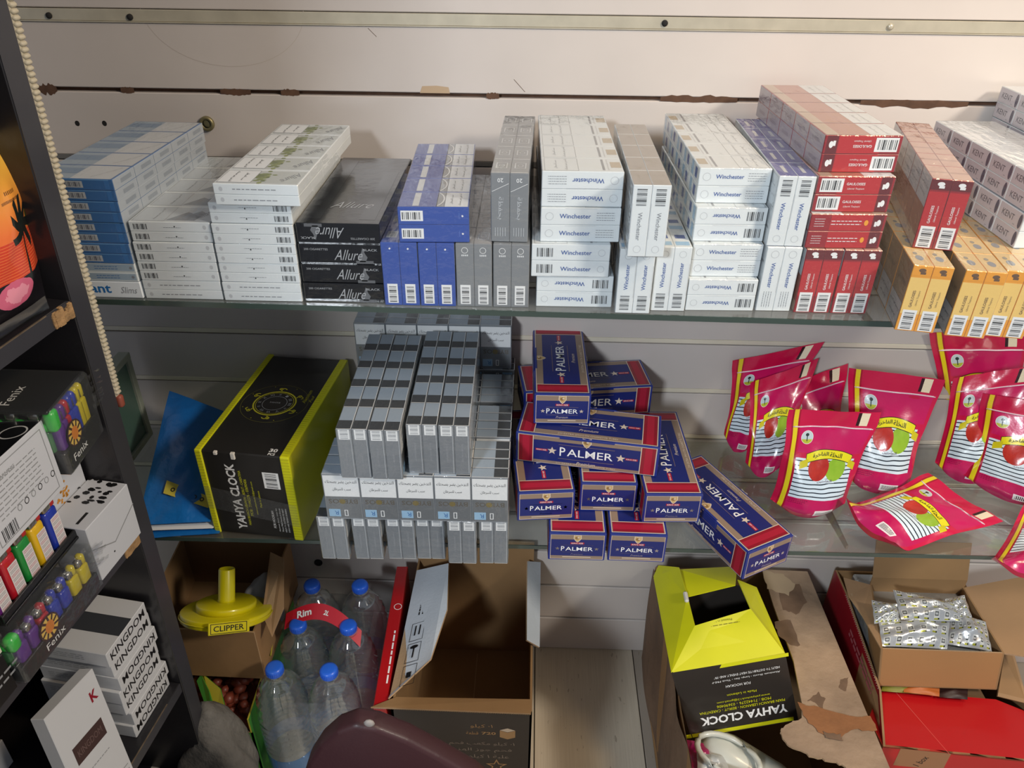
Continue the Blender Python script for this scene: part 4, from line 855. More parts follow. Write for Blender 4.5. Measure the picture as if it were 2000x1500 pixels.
# --- six-pack of water bottles
PET = clear_mat('bottle_plastic', (.95, .97, .98), rough=.05, ior=1.55, bump=(14, .3), haze=.075, add=.13, hazecol='ccd4da'); CAPB = mat('cap_blue', '2b6be6', .35, coat=.3); WLB = clear_mat('label_film', (.6, .75, .92), rough=.2, ior=1.5, haze=.6, hazecol='3f83c2')
def bottle_meshes():
    pr = [(.038, 0), (.0455, .004), (.047, .015)]
    z = .02
    for i in range(4): pr += [(.047, z), (.0445, z+.006), (.047, z+.012)]; z += .016
    pr += [(.0475, .085), (.0478, .125)]; z = .13
    for i in range(6): pr += [(.0485, z), (.0445, z+.006), (.0487, z+.012)]; z += .0155
    pr += [(.0482, .228), (.0452, .240), (.0475, .246), (.0425, .258), (.0448, .264), (.0388, .275), (.0405, .281), (.033, .290), (.0345, .295), (.026, .304), (.020, .310), (.0148, .316), (.0140, .3225), (.0165, .3235), (.0165, .3255), (.0132, .3265), (.0132, .3335)]
    a = MB(); a.lathe(pr, PET, 28, caps=False); a.lathe([(.0001, .003), (.038, 0)], PET, 28, caps=False)
    b = MB(); 
    b.lathe([(.0150, .0), (.0156, .001), (.0156, .013), (.0145, .0155), (.010, .0165), (.0001, .0167)], CAPB, 28, caps=False)
    for i in range(28):
        t = 2*math.pi*i/28; b.box(.0150, -.0005, .002, .0163, .0005, .012, CAPB, 0, Matrix.Rotation(t, 4, 'Z'))
    c = MB(); c.lathe([(.0483, .086), (.0483, .126)], WLB, 28, caps=False); return a.mesh('bottle_body'), b.mesh('bottle_cap'), c.mesh('bottle_label')
BM = bottle_meshes()
r = empty('water_bottle_pack', (-.39, -.24, 0), label='shrink-wrapped six-pack of clear water bottles with blue caps, on the floor', cat='water bottles')
for (x, y) in ((-.446, -.338), (-.347, -.339), (-.430, -.238), (-.333, -.238), (-.428, -.138), (-.331, -.135)):
    b = link('water_bottle', BM[0], r, Matrix.Translation((x+.39, y+.24, .0005)) @ Matrix.Rotation(x*40, 4, 'Z'))
    link('bottle_cap', BM[1], b, Matrix.Translation((0, 0, .3275))); link('bottle_label', BM[2], b)
m = MB(); SW = clear_mat('shrink_wrap', (.97, .98, .99), rough=.13, ior=1.4, bump=(24, 1., (1, 1, .4)), haze=.04, add=.03)
prof = []
for i in range(40):
    t = 2*math.pi*i/40; prof.append((math.copysign(abs(math.cos(t))**.45, math.cos(t))*.101, math.copysign(abs(math.sin(t))**.4, math.sin(t))*.151))
vs = []; lv = [(0.001, 1.0), (.08, 1.0), (.16, 1.005), (.24, 1.0), (.268, .95), (.285, .86)]
for z, s in lv: vs += [(x*s+(.001), y*s+.0, z+.002*math.sin(i*1.3)) for i, (x, y) in enumerate(prof)]
fs = [(j*40+i, j*40+(i+1) % 40, (j+1)*40+(i+1) % 40, (j+1)*40+i) for j in range(len(lv)-1) for i in range(40)]
m.add(vs, fs, SW, smooth=True); m.obj('shrink_film', r)
m = MB(); RED_ = mat('strap_red', 'c3182c', .35, coat=.3); N = 24; vs = []
pa, pb = at(557, 1214, 2, .338), at(705, 1248, 2, .315)
for i in range(N+1):
    t = i/N; p = pa.lerp(pb, t)+Vector((0, .018*math.sin(math.pi*t), .030*math.sin(math.pi*t))); tl = Vector((.0, .012, .009)); vs += [p-tl-Vector((-.39, -.24, 0)), p+tl-Vector((-.39, -.24, 0))]
m.add(vs, [(2*i, 2*i+2, 2*i+3, 2*i+1) for i in range(N)], RED_)
for t_, i0, w_, hh in (('Rim', 6, .030, .013), ('2L', 13, .010, .009)):
    c_ = (vs[2*i0]+vs[2*i0+1])/2; rr = (vs[2*i0+2]-vs[2*i0-2]); uu = vs[2*i0+1]-vs[2*i0]; ff = Face(m, c_+rr.cross(uu).normalized()*.001, rr, uu); ff.text(t_, 0, 0, w_, WHT, h=hh, bold=.03, lay=4, shear=.15)
m.obj('carry_strap', r)

# --- small carton with yellow display stand, carton below, grey sacks
x0, x1, y0, y1, z0, z1 = -.710, -.485, -.300, -.070, .262, .392; o = (-.56, -.19, z0)
r = empty('small_carton', o, label='small open brown carton holding the yellow disc stand, beside the dark rack', cat='carton')
board('front_panel', r, [(x0+.018, y0, z0), (x1, y0-.004, z0), (x1, y0-.004, z1), (x0+.012, y0, z1)], .003, CB, CBD, None, o)
board('side_panel', r, [(x1, y0-.002, z0), (x1, y1, z0), (x1, y1, z1), (x1, y0-.002, z1)], .003, CB, CB, None, o)
board('side_panel', r, [(x0, y1, z0), (x0+.016, y0, z0), (x0+.012, y0, z1), (x0, y1, z1)], .003, CB, CB, None, o)
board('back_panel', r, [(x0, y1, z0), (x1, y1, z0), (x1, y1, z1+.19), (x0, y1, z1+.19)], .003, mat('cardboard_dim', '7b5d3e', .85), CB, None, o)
board('base_panel', r, [(x0, y0, z0+.004), (x1, y0, z0+.004), (x1, y1, z0+.004), (x0, y1, z0+.004)], .003, CB, CB, None, o)
board('side_flap', r, [at(512, 1200, 2, z1), at(531, 1243, 2, z1-.012), at(554, 1187, 2, z1-.002), at(554, 1090, 2, z1+.02), at(528, 1078, 2, z1+.014)], .003, CBL, CBD, None, o)
YP = mat('stand_yellow', 'd8cc12', .3, coat=.4)
cpt = at(441, 1200, 2, .398); r = empty('disc_stand', mw=Matrix.Translation((cpt.x, cpt.y, .392)) @ Matrix.Rotation(R(-30), 4, 'X'), label='yellow plastic round display stand with upright tube, in the small carton', cat='display stand')
m = MB(); m.lathe([(.078, 0), (.080, .002), (.080, .014), (.078, .016), (.001, .017)], YP, 40); m.lathe([(.081, .007), (.0825, .008), (.081, .009)], YP, 40, caps=False); m.obj('lower_disc', r)
m = MB(); m.lathe([(.053, .0165), (.053, .027), (.051, .029), (.001, .030)], YP, 36); m.obj('upper_disc', r)
m = MB(); m.lathe([(.0165, .029), (.0150, .034), (.0145, .088), (.0135, .090), (.0125, .090), (.0125, .06)], YP, 24); m.obj('tube', r)
m = MB(); M_ = Matrix.Rotation(R(24), 4, 'Z') @ Matrix.Translation((0, -.0855, .003)); m.box(-.034, -.002, -.005, .034, .002, .017, YP, .001, M_)
f = Face(m, M_ @ Vector((0, -.002, .006)), M_.to_3x3() @ Vector((1, 0, 0)), (0, 0, 1)); f.frame(0, 0, .060, .018, .0011, BLK, 2); f.text('CLIPPER', 0, 0, .050, BLK, h=.010, bold=.012, lay=2); m.obj('name_plate', r)
# green and yellow carton under it
GRC = mat('carton_green', '3f8a2c', .45, coat=.2); YLC = mat('carton_lime', 'b5ac35', .5, coat=.1)
o = (-.55, -.23, 0); r = empty('fruit_carton', o, label='green and yellow carton of red-brown lumps under the small brown carton', cat='carton'); x0, x1, y0, y1, h = -.655, -.500, -.372, -.075, .255
board('front_panel', r, [(x0, y0, 0), (x1, y0, 0), (x1, y0, h-.06), (x0, y0, h-.05)], .003, GRC, CB, None, o); board('side_panel', r, [(x1, y0, 0), (x1, y1, 0), (x1, y1, h), (x1, y0, h-.02)], .003, GRC, YLC, None, o)
board('side_panel', r, [(x0, y1, 0), (x0, y0, 0), (x0, y0, h), (x0, y1, h)], .003, GRC, YLC, None, o); board('back_panel', r, [(x0, y1, 0), (x1, y1, 0), (x1, y1, h), (x0, y1, h)], .003, CB, CB, None, o)
def ov(f): f.ell(.012, 0, .05, .14, YLC, 2); f.lines(-.03, 0, .08, 1, .01, .004, WHT, rot=R(90))
board('side_flap', r, [at(388, 1325, 2, h-.01), at(421, 1412, 2, h-.03), at(440, 1385, 2, h-.012), at(430, 1345, 2, h), at(398, 1318, 2, h+.004)], .002, YLC, GRC, None, o)
board('side_flap', r, [at(384, 1330, 2, h-.004), at(416, 1420, 2, h-.03), at(424, 1404, 2, h-.02), at(408, 1350, 2, h), at(392, 1318, 2, h+.004)], .002, GRC, GRC, None, o)
board('side_flap', r, [at(504, 1215, 2, h), at(516, 1292, 2, h-.004), at(528, 1280, 2, h+.03), at(534, 1240, 2, h+.03), at(512, 1205, 2, h+.02)], .002, GRC, YLC, None, o)
board('back_flap', r, [at(480, 1300, 2, h-.02), at(519, 1330, 2, h-.03), at(517, 1290, 2, h), at(484, 1296, 2, h)], .002, YLC, YLC, None, o)
m = MB(); rn = random.Random(12); LMP = mat('lump_red_brown', '7a3524', .55, coat=.2, bump=(80, .5), noise=(30, .3))
for i in range(90):
    bm = bmesh.new(); bmesh.ops.create_icosphere(bm, subdivisions=1, radius=1); s = rn.uniform(.009, .015); c_ = Vector((rn.uniform(-.646, -.511), rn.uniform(-.364, -.10), rn.uniform(.195, .232)))
    m.add([c_+Vector((v.co.x*s*rn.uniform(.8, 1.2), v.co.y*s*rn.uniform(.8, 1.2), v.co.z*s*.8)) for v in bm.verts], [[v.index for v in f_.verts] for f_ in bm.faces], LMP, smooth=True); bm.free()
m.box(-.648, -.366, .004, -.507, -.08, .198, LMP, 0)
tagt(m.obj('dried_lumps'), 'red-brown lumps filling the green and yellow carton', 'dried fruit', kind='stuff')
def blob(name, loc, sc, mt, label, cat, seed, amp=.14, rz=0., sub=4, zcut=-.6):
    bm = bmesh.new(); bmesh.ops.create_icosphere(bm, subdivisions=sub, radius=1); rn_ = random.Random(seed); ph = [rn_.uniform(0, 6.28) for _ in range(9)]
    for v in bm.verts:
        c = v.co.copy(); k = 1+amp*(math.sin(3*c.x+ph[0])*math.sin(2.7*c.y+ph[1])+.5*math.sin(6*c.z+4*c.x+ph[2])+.3*math.sin(11*c.y+7*c.z+ph[3])*math.sin(9*c.x+ph[4])); v.co = c*k; v.co.z = max(v.co.z, zcut)
        v.co = Vector((v.co.x*sc[0], v.co.y*sc[1], (v.co.z-zcut)*sc[2]))
    mb_ = MB(); mb_.add([v.co[:] for v in bm.verts], [[v.index for v in f_.verts] for f_ in bm.faces], mt, smooth=True); bm.free()
    return tagt(mb_.obj(name, None, Matrix.Translation(loc) @ Matrix.Rotation(rz, 4, 'Z')), label, cat)
GSK = mat('sack_grey', '6f6d69', .75, bump=(26, 1.0, .012), noise=(14, .3)); pb_ = at(462, 1475, 2, .12)
blob('grey_sack', (pb_.x-.010, pb_.y-.036, .0005), (.070, .058, .172), GSK, 'grey cloth sack slumped on the floor left of the front water bottle', 'sack', 4, .16)
blob('grey_bag', (-.52, -.165, .268), (.036, .055, .065), mat('bag_grey', '8b8b8c', .6, bump=(40, .6)), 'crumpled pale grey bag inside the small carton behind the yellow stand', 'bag', 8, .12)

# --- maroon chair seen from behind at the bottom edge
CH = mat('chair_maroon', '3d2024', .5, coat=.05, bump=(200, .12)); o = at(700, 1500, 1, -.640)
r = empty('chair', (o.x, o.y, 0), label='dark maroon chair with rounded backrest at the bottom edge of the photo', cat='chair')
ol = [(560, 1640), (578, 1560), (594, 1512), (606, 1474), (628, 1440), (660, 1412), (697, 1398), (740, 1406), (800, 1430), (860, 1462), (930, 1502), (985, 1545), (1010, 1640)]
pts = [at(px, py, 1, -.640) for px, py in ol]; bm = bmesh.new(); fv = [bm.verts.new((p.x-o.x, -.014, p.z)) for p in pts]; f0 = bm.faces.new(fv)
ex = bmesh.ops.extrude_face_region(bm, geom=[f0]); bmesh.ops.translate(bm, verts=[v for v in ex['geom'] if isinstance(v, bmesh.types.BMVert)], vec=(0, .030, 0)); bmesh.ops.recalc_face_normals(bm, faces=bm.faces)
bmesh.ops.bevel(bm, geom=[e for e in bm.edges], offset=.007, segments=3, affect='EDGES', profile=.5); bm.verts.index_update()
m = MB(); m.add([v.co[:] for v in bm.verts], [[v.index for v in f_.verts] for f_ in bm.faces], CH, smooth=True); bm.free(); m.obj('backrest', r)
m = MB(); m.rbox(-.15, -.36, .40, .16, -.01, .44, CH, .012); m.obj('seat', r)
for sx in (-.12, .13):
    m = MB(); m.tube([(sx, -.02, 0), (sx, -.01, .25), (sx, .001, .50)], .011, mat('chair_steel', '2b2b2c', .4, metal=.6), 10); m.obj('leg', r); m = MB(); m.tube([(sx, -.33, 0), (sx, -.33, .40)], .011, MATS['chair_steel'], 10); m.obj('leg', r)
m = MB(); p = at(722, 1409, 1, -.655)-Vector((o.x, o.y, 0)); m.lathe([(.001, 0), (.006, .001), (.007, .003), (.004, .005)], mat('chip_grey', '9c9590', .6), 9, Matrix.Translation((p.x, p.y, p.z)) @ Matrix.Rotation(R(90), 4, 'X')); m.obj('worn_spot', r)

# --- torn brown carton with open yellow box in it
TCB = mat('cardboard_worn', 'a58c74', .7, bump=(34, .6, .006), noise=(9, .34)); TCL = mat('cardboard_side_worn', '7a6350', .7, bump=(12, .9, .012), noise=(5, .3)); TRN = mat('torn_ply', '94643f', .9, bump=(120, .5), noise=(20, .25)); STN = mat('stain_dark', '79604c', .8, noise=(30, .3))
x0, x1, y0, y1, h = .282, .606, -.500, -.024, .298; o = (.44, -.26, 0)
r = empty('torn_carton', o, label='torn and stained brown carton with a ragged flap, under the open yellow box', cat='carton')
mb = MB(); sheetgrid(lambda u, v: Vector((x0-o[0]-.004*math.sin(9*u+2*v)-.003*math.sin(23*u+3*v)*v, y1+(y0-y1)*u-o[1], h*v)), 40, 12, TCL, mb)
sheetgrid(lambda u, v: Vector((x0-o[0]+.004, y1+(y0-y1)*u-o[1], h*v)), 8, 4, CB, mb, True); mb.obj('side_panel', r)
board('side_panel', r, [(x1, y0, 0), (x1, y1, 0), (x1, y1, h), (x1, y0, h)], .004, TCB, CB, None, o); board('front_panel', r, [(x0, y0, 0), (x1, y0, 0), (x1, y0, h-.02), (x0, y0, h-.03)], .004, TCB, CB, None, o)
board('back_panel', r, [(x0, y1, 0), (x1, y1, 0), (x1, y1, h), (x0, y1, h)], .004, CB, CB, None, o); board('base_panel', r, [(x0, y0, .008), (x1, y0, .008), (x1, y1, .008), (x0, y1, .008)], .004, CB, CB, None, o)
fo = [(1738, 1500), (1577, 1116), (1490, 1112), (1510, 1180), (1550, 1290), (1566, 1372), (1566, 1402), (1534, 1416), (1524, 1430), (1541, 1456), (1590, 1478), (1634, 1488), (1660, 1502)]
rn = random.Random(8); dense = []
for i, p in enumerate(fo):
    q = fo[(i+1) % len(fo)]; k = 1 if i < 6 else 6
    for j in range(k): t = j/k; dense.append((p[0]+(q[0]-p[0])*t+(rn.uniform(-2.5, 2.5) if j else 0), p[1]+(q[1]-p[1])*t+(rn.uniform(-2.5, 2.5) if j else 0)))
board('torn_flap', r, [at(a, b, 2, h+.006) for a, b in dense], .004, TCB, CBD, None, o)
for nm, P_, mt, dz in (('torn_ply', [(1556, 1372), (1600, 1382), (1655, 1398), (1702, 1400), (1712, 1428), (1668, 1424), (1640, 1440), (1612, 1438), (1580, 1412)], TRN, .0075), ('torn_ply', [(1608, 1428), (1640, 1434), (1646, 1446), (1616, 1442)], STN, .0085), ('stain', [(1520, 1150), (1560, 1140), (1575, 1175), (1556, 1200), (1528, 1190)], STN, .0063),
                 ('stain', [(1512, 1215), (1545, 1210), (1562, 1260), (1545, 1262), (1520, 1240)], STN, .0063), ('stain', [(1576, 1368), (1598, 1352), (1612, 1366), (1604, 1388), (1592, 1372)], STN, .0064), ('stain', [(1640, 1330), (1656, 1322), (1652, 1350), (1640, 1345)], STN, .0064), ('torn_ply', [(1488, 1115), (1530, 1120), (1555, 1140), (1540, 1162), (1500, 1150)], mat('ply_pale', 'b8a184', .9), .0066)):
    Q = []
    for i, p in enumerate(P_):
        q = P_[(i+1) % len(P_)]
        for j in range(5): t = j/5; Q.append((p[0]+(q[0]-p[0])*t+rn.uniform(-2, 2), p[1]+(q[1]-p[1])*t+rn.uniform(-2, 2)))
    board(nm, r, [at(a, b, 2, h+dz) for a, b in Q][::-1] if nm != 'x' else 0, .0006, mt, mt, None, o)
# box itself
zt = .345; T = [at(1311, 1314, 2, zt), at(1534, 1277, 2, zt+.030), at(1478, 1147, 2, zt+.030), at(1276, 1126, 2, zt)]
B = [at(1350, 1441, 2, .200), at(1559, 1405, 2, .235)]; B += [B[1]+(T[2]-T[1])*.95, B[0]+(T[3]-T[0])*.95]
o = (B[0]+B[2])/2; r = empty('open_clock_box', o, label='open black and yellow box with raised yellow flaps, sitting in the torn carton', cat='box', group='black and yellow clock boxes')
YB2 = mat('box_umber', '2f2a26', .42, coat=.25)
m = MB(); m.sheet([p-o for p in (B[0], B[1], T[1], T[0])], .003, YB2, YB2)
fc = (B[0]+B[1]+T[0]+T[1])/4-o; rr = (B[1]-B[0]); uu = (T[0]-B[0]+T[1]-B[1])*.5; f = Face(m, fc, rr, uu); W2 = rr.length; H2 = uu.length; q = R(180)
f.rect(0, -H2*.470, W2*1.0, H2*.055, YY, 2); f.rect(0, H2*.475, W2*1.0, H2*.05, YY, 2)
f.text('YAHYA CLOCK', .010, -H2*.29, .162, WHT, h=.019, rot=q, lay=2, bold=.03); f.text('MAIN BRANCH LEBANON - BEIRUT - CARENTINA', .008, -H2*.165, .158, YY, h=.0058, rot=q, lay=2); f.text('MOB : 71442276 - 03690406', .012, -H2*.105, .10, YY, h=.006, rot=q, lay=2)
f.text('www.yahyaclock12@gmail.com', .012, -H2*.045, .098, YY, h=.0055, rot=q, lay=2); f.text('Made in Lebanon', .010, H2*.04, .054, YY, h=.005, rot=q, lay=2); f.text('FOR HOOKAH', .005, H2*.17, .045, WHT, h=.0055, rot=q, lay=2)
for i, t_ in enumerate(('Aluminum Sheets - Large Size - Thick PRE-Punched Sheets', 'HELPS TO DISTRIBUTE HEAT EVENLY AND PREVENTS BURNING')): f.text(t_, .0, H2*(.26+.06*i), .165, WHT, h=.0048, rot=q, lay=2, res=1)
m.obj('front_panel', r)
for a, b in ((1, 2), (2, 3), (3, 0)): board('side_panel', r, [B[a], B[b], T[b], T[a]], .003, YY if a != 2 else YB2, YB2, None, o)
board('base_panel', r, [B[0], B[1], B[2], B[3]], .003, YB2, YB2, None, o)
zo = zt+.045; O = [at(1357, 1222, 2, zo-.006), at(1466, 1189, 2, zo+.012), at(1437, 1140, 2, zo+.016), at(1342, 1163, 2, zo)]
board('front_flap', r, [T[0], T[1], O[1], O[0]], .0015, YY, YY, lambda f: (f.text('Printed in U.A.E', .0, .035, .045, mat('print_olive2', '7c7a1c', .5), h=.004, rot=R(180), lay=2), f.lines(0, .028, .07, 1, .01, .0014, MATS['print_olive2'])), o)
board('side_flap', r, [T[3], T[0], O[0], O[3], at(1326, 1108, 2, zo+.004), at(1286, 1104, 2, zt+.012)], .0015, YY, YY, None, o)
board('back_flap', r, [at(1326, 1112, 2, zo-.01), O[3]-Vector((0, 0, .004)), O[2]-Vector((0, 0, .004)), at(1440, 1106, 2, zo-.01)], .0015, YY, YY, None, o)
board('side_flap', r, [T[1], T[2], at(1441, 1132, 2, zo+.004), O[1]], .0015, YY, YY, None, o)
mb = MB(); mb.box(-.004, -.012, -.005, .004, .012, .002, mat('torn_white', ''), .002, Matrix.Translation(at(1340, 1165, 2, zo+.002)-o)); mb.obj('torn_corner', r)
# white shoe inside the torn carton
r = empty('white_shoe', (.36, -.44, .012), label='white rubber shoe lying in the torn carton below the open yellow box', cat='shoe'); SHW = mat('shoe_white', 'c9cbc0', .35, coat=.4, bump=(20, .15))
pc = at(1455, 1470, 2, .215)-Vector((.36, -.44, .012)); m = MB(); vs = []; NS, NR = 12, 20
secs = [(-.080, .030, .026, 0), (-.072, .040, .040, .002), (-.05, .046, .052, .005), (-.02, .046, .050, .004), (.01, .043, .040, 0), (.04, .040, .032, -.005), (.065, .038, .026, -.01), (.085, .030, .02, -.013), (.098, .012, .010, -.016)]
for x, w_, hh, dz in secs: vs += [(x, w_*math.cos(2*math.pi*k/NR), dz+hh*math.sin(2*math.pi*k/NR)) for k in range(NR)]
MS = Matrix.Translation(pc-Vector((0, 0, .045))) @ Matrix.Rotation(R(-28), 4, 'Z') @ Matrix.Rotation(R(-12), 4, 'Y')
m.add(vs, [(j*NR+k, j*NR+(k+1) % NR, (j+1)*NR+(k+1) % NR, (j+1)*NR+k) for j in range(len(secs)-1) for k in range(NR)]+[tuple(range(NR))[::-1], tuple((len(secs)-1)*NR+k for k in range(NR))], SHW, MS, smooth=True); m.obj('upper', r)
m = MB(); m.tube([MS @ Vector((.035+.055*math.cos(t), .036*math.sin(t), .046-.014*math.cos(t))) - Vector((.055, 0, 0)) for t in [i*math.pi/12 for i in range(25)]], .0055, SHW, 8); m.obj('collar', r)
m = MB(); m.rbox(-.09, -.042, -.06, .09, .042, -.040, SHW, .009, 3, MS); m.obj('sole', r)
m = MB(); m.box(-.06, -.08, 0, .10, .05, pc.z-.10, CB, .001, Matrix.Translation((pc.x, pc.y, .001))); tagt(m.obj('inner_box', None, Matrix.Translation((.36, -.44, .010))), 'plain brown box under the white shoe in the torn carton', 'box')
mm = MB(); cp = at(1378, 1478, 2, .20); cushion([cp+Vector((-.04, -.03, -.01)), cp+Vector((.03, -.04, -.02)), cp+Vector((.035, .02, .0)), cp+Vector((-.035, .03, .005))], .012, mm, mat('bag_magenta', 'a3165a', .35, coat=.4, bump=(40, .5)), wr=.003, seed=4)
tagt(mm.obj('magenta_wrapper'), 'crumpled magenta wrapper in the torn carton beside the white shoe', 'wrapper')
mm = MB(); cp = at(1392, 1498, 2, .21); cushion([cp+Vector((-.03, -.03, -.01)), cp+Vector((.03, -.04, -.02)), cp+Vector((.03, .02, .0)), cp+Vector((-.025, .025, .005))], .014, mm, mat('bag_pale', 'b9bcba', .3, coat=.5, bump=(40, .7)), wr=.004, seed=6)
tagt(mm.obj('pale_wrapper'), 'crumpled pale plastic wrapper in front of the magenta one', 'wrapper')

# --- red carton with brown box of silver sachets
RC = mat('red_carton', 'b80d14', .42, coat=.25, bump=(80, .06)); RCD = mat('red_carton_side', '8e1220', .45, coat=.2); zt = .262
a, b = at(1697, 1402, 2, zt), at(1725, 1458, 2, zt); c, d = at(2000, 1486, 2, zt), at(1718, 1347, 2, zt); e = at(1945, 1366, 2, zt)
o = Vector((.85, -.25, 0)); r = empty('red_carton', o, label='big red carton at the bottom right, holding the brown box of silver sachets', cat='carton')
c2 = b+(c-b)*1.25; e2 = c2+(e-b)*0+Vector((.0, .10, 0))
dn = Vector((0, 0, -zt+.001)); LB = at(1652, 1161, 2, .315); LF = at(1717, 1347, 2, .300)
board('top_flap', r, [b, c2, e2, e, d, a], .003, RC, CB, lambda f: f.rect(-.06, .0, .0012, .15, mat('crease_pale', 'd0524c', .5), 2, R(25)), o)
def rf(f):
    f.rect(-.225, .098, .050, .03, BLK, 2); f.rect(-.226, .0975, .042, .022, mat('label_grey', 'c9cbc8', .5), 3); f.lines(-.16, .09, .05, 1, .01, .005, WHT); f.rect(-.075, .105, .085, .05, mat('parcel_tape', '9a6a45', .4, coat=.4), 2); f.text('1 box', -.075, .10, .03, BLK, h=.012, rot=R(70), lay=4)
board('front_panel', r, [b+dn, c2+dn, c2, b], .004, RC, CB, rf, o)
yb_ = -.030; LBx = Vector((LB.x, yb_, LB.z)); BR_ = Vector((c2.x, yb_, zt))
Lb0 = Vector((LB.x-.006, yb_, .001)); Lf0 = Vector((b.x, b.y, .001))
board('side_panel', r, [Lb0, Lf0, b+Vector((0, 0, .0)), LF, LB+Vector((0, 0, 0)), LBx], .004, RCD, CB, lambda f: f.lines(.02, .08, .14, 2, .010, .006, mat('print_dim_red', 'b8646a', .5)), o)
board('back_panel', r, [Vector((LB.x, yb_, .001)), Vector((c2.x, yb_, .001)), Vector((c2.x, yb_, .31)), Vector((LB.x, yb_, .31))], .004, CB, CB, None, o)
board('side_panel', r, [c2+dn, Vector((c2.x, yb_, .001)), Vector((c2.x, yb_, .30)), c2], .004, RC, CB, None, o)
board('base_panel', r, [Vector((b.x, b.y, .006)), Vector((c2.x, c2.y, .006)), Vector((c2.x, yb_, .006)), Vector((LB.x, yb_, .006))], .004, CB, CB, None, o)
mb = MB(); flute(mb, LB-o, LF-o, 40, mat('flute_pale', 'cdbda8', .9)); mb.obj('corrugated_edge', r)
board('side_flap', r, [e+Vector((.004, .004, .004)), c2+Vector((0, .11, .012)), c2+Vector((.02, .25, .045)), at(1962, 1278, 2, zt+.05)], .003, CBL, CB, None, o)
# brown inner box
zt, zb = .372, .287; a, b = at(1721, 1267, 2, zt), at(1962, 1276, 2, zt); c, d = at(1712, 1331, 2, zb), at(1951, 1352, 2, zb); c.y = (c.y+d.y)/2; d.y = c.y
bl, br = at(1700, 1142, 2, zt), at(1874, 1132, 2, zt); bl.y = br.y = min(bl.y, br.y, -.06); o = (c+d)/2; dz = Vector((0, 0, zb-zt))
SUP = MB(); r = empty('sachet_box', o, label='open brown carton full of silver sachets, standing in the red carton', cat='carton')
board('front_panel', r, [c, d, b, a], .003, mat('cardboard_tan', 'a5794c', .78, bump=(160, .1), noise=(5, .06)), CBD, None, o)
board('back_panel', r, [bl+dz, br+dz, br+Vector((0, 0, .02)), bl+Vector((0, 0, .02))], .003, CB, CB, None, o)
board('side_panel', r, [bl+dz, c, a, bl], .003, CB, CB, None, o); board('side_panel', r, [d, br+dz, br, b], .003, CB, CB, None, o); board('base_panel', r, [c, d, br+dz, bl+dz], .003, CB, CB, None, o)
board('side_flap', r, [a, bl, at(1648, 1128, 2, zt+.012), at(1658, 1164, 2, zt), at(1684, 1202, 2, zt-.008)], .003, CBL, CBD, None, o)
board('side_flap', r, [br, b, at(2060, 1290, 2, zt+.008), at(2030, 1120, 2, zt+.02)], .003, CBL, CBD, None, o)
board('back_flap', r, [bl+Vector((0, .0, .02)), br+Vector((0, 0, .02)), br+Vector((0, .03, .09)), bl+Vector((0, .03, .09))], .003, CB, CBD, None, o)
def sach_art(nm):
    def b(P, u, v, n):
        cu = (u*6.).fr(); cv = (v*2.6).fr(); P(cu.between(.22, .74)*cv.between(.18, .82), 'e9ebe6'); P(cu.between(.30, .66)*cv.between(.42, .74), '55585a'); P(cu.between(.36, .60)*cv.between(.50, .66), 'd9dcd8')
        P(cu.between(.25, .72)*cv.between(.12, .24), 'b7b83a'); P(cu.between(.60, .74)*cv.between(.14, .26), '22261c')
    return art(nm, 'c3c7ca', b, .25, metal=.45, coat=.5, bump=(22, .7, .006))
SA = sach_art('sachet_print'); SBK = mat('sachet_foil', 'b4b8ba', .25, metal=.6, bump=(25, .9, .006))
def ctr(px, py, z): return at(px, py, 2, z)
SGp = 'silver sachets heaped in the brown box'
for i, (P_, z_, t, lb) in enumerate(((((1722, 1262), (1850, 1268), (1856, 1205), (1716, 1212)), .372, .016, 'silver printed sachet at the front left of the heap'), (((1850, 1258), (1938, 1272), (1925, 1215), (1858, 1192)), .370, .017, 'silver printed sachet at the front right of the heap'),
        (((1760, 1210), (1880, 1215), (1868, 1178), (1744, 1152)), .392, .014, 'silver printed sachet sticking up at the back of the heap'), (((1708, 1218), (1762, 1214), (1752, 1180), (1702, 1172)), .385, .012, 'small folded silver sachet at the left edge of the heap'),
        (((1850, 1205), (1900, 1212), (1884, 1162), (1846, 1170)), .385, .012, 'silver sachet with a raised corner at the right back of the heap'))):
    m = MB(); C = [ctr(px, py, z_+(.010 if j > 1 else -.006)) for j, (px, py) in enumerate(P_)]; cushion(C, t, m, SA, SBK, 24, 18, 2.0, .0026, i+20, .5); tagt(m.obj('silver_sachet'), lb, 'sachet', SGp)
m = MB(); m.box(c.x+.01, c.y+.01, zb+.004, d.x-.015, -.075, zt-.018, SBK, .004); tagt(m.obj('sachet_fill'), 'deeper layer of silver sachets under the printed ones', 'sachets', kind='stuff')
# goods under the inner box
for nm, P_, z_, mt, lb in (('green_packet', ((1694, 1300), (1722, 1310), (1726, 1240), (1692, 1236)), .27, GRC, 'green packet at the left inside the red carton'), ('olive_packet', ((1722, 1350), (1800, 1356), (1800, 1336), (1722, 1330)), .272, mat('packet_olive', '7d7a24', .5), 'olive green packet under the brown sachet box, left one'),
        ('orange_packet', ((1765, 1352), (1835, 1360), (1835, 1340), (1765, 1334)), .276, mat('packet_orange', 'b5622a', .5), 'orange packet under the brown sachet box, between the olive and the dark one'), ('dark_packet', ((1835, 1362), (1890, 1366), (1890, 1344), (1835, 1340)), .274, mat('packet_dark', '2a1512', .5), 'dark packet under the brown sachet box, right one')):
    m = MB(); C = [ctr(px, py, z_) for px, py in P_]; cushion(C, .006, m, mt, None, 10, 8, 2.4, .0012, 3, .8); tagt(m.obj(nm), lb, 'packet')
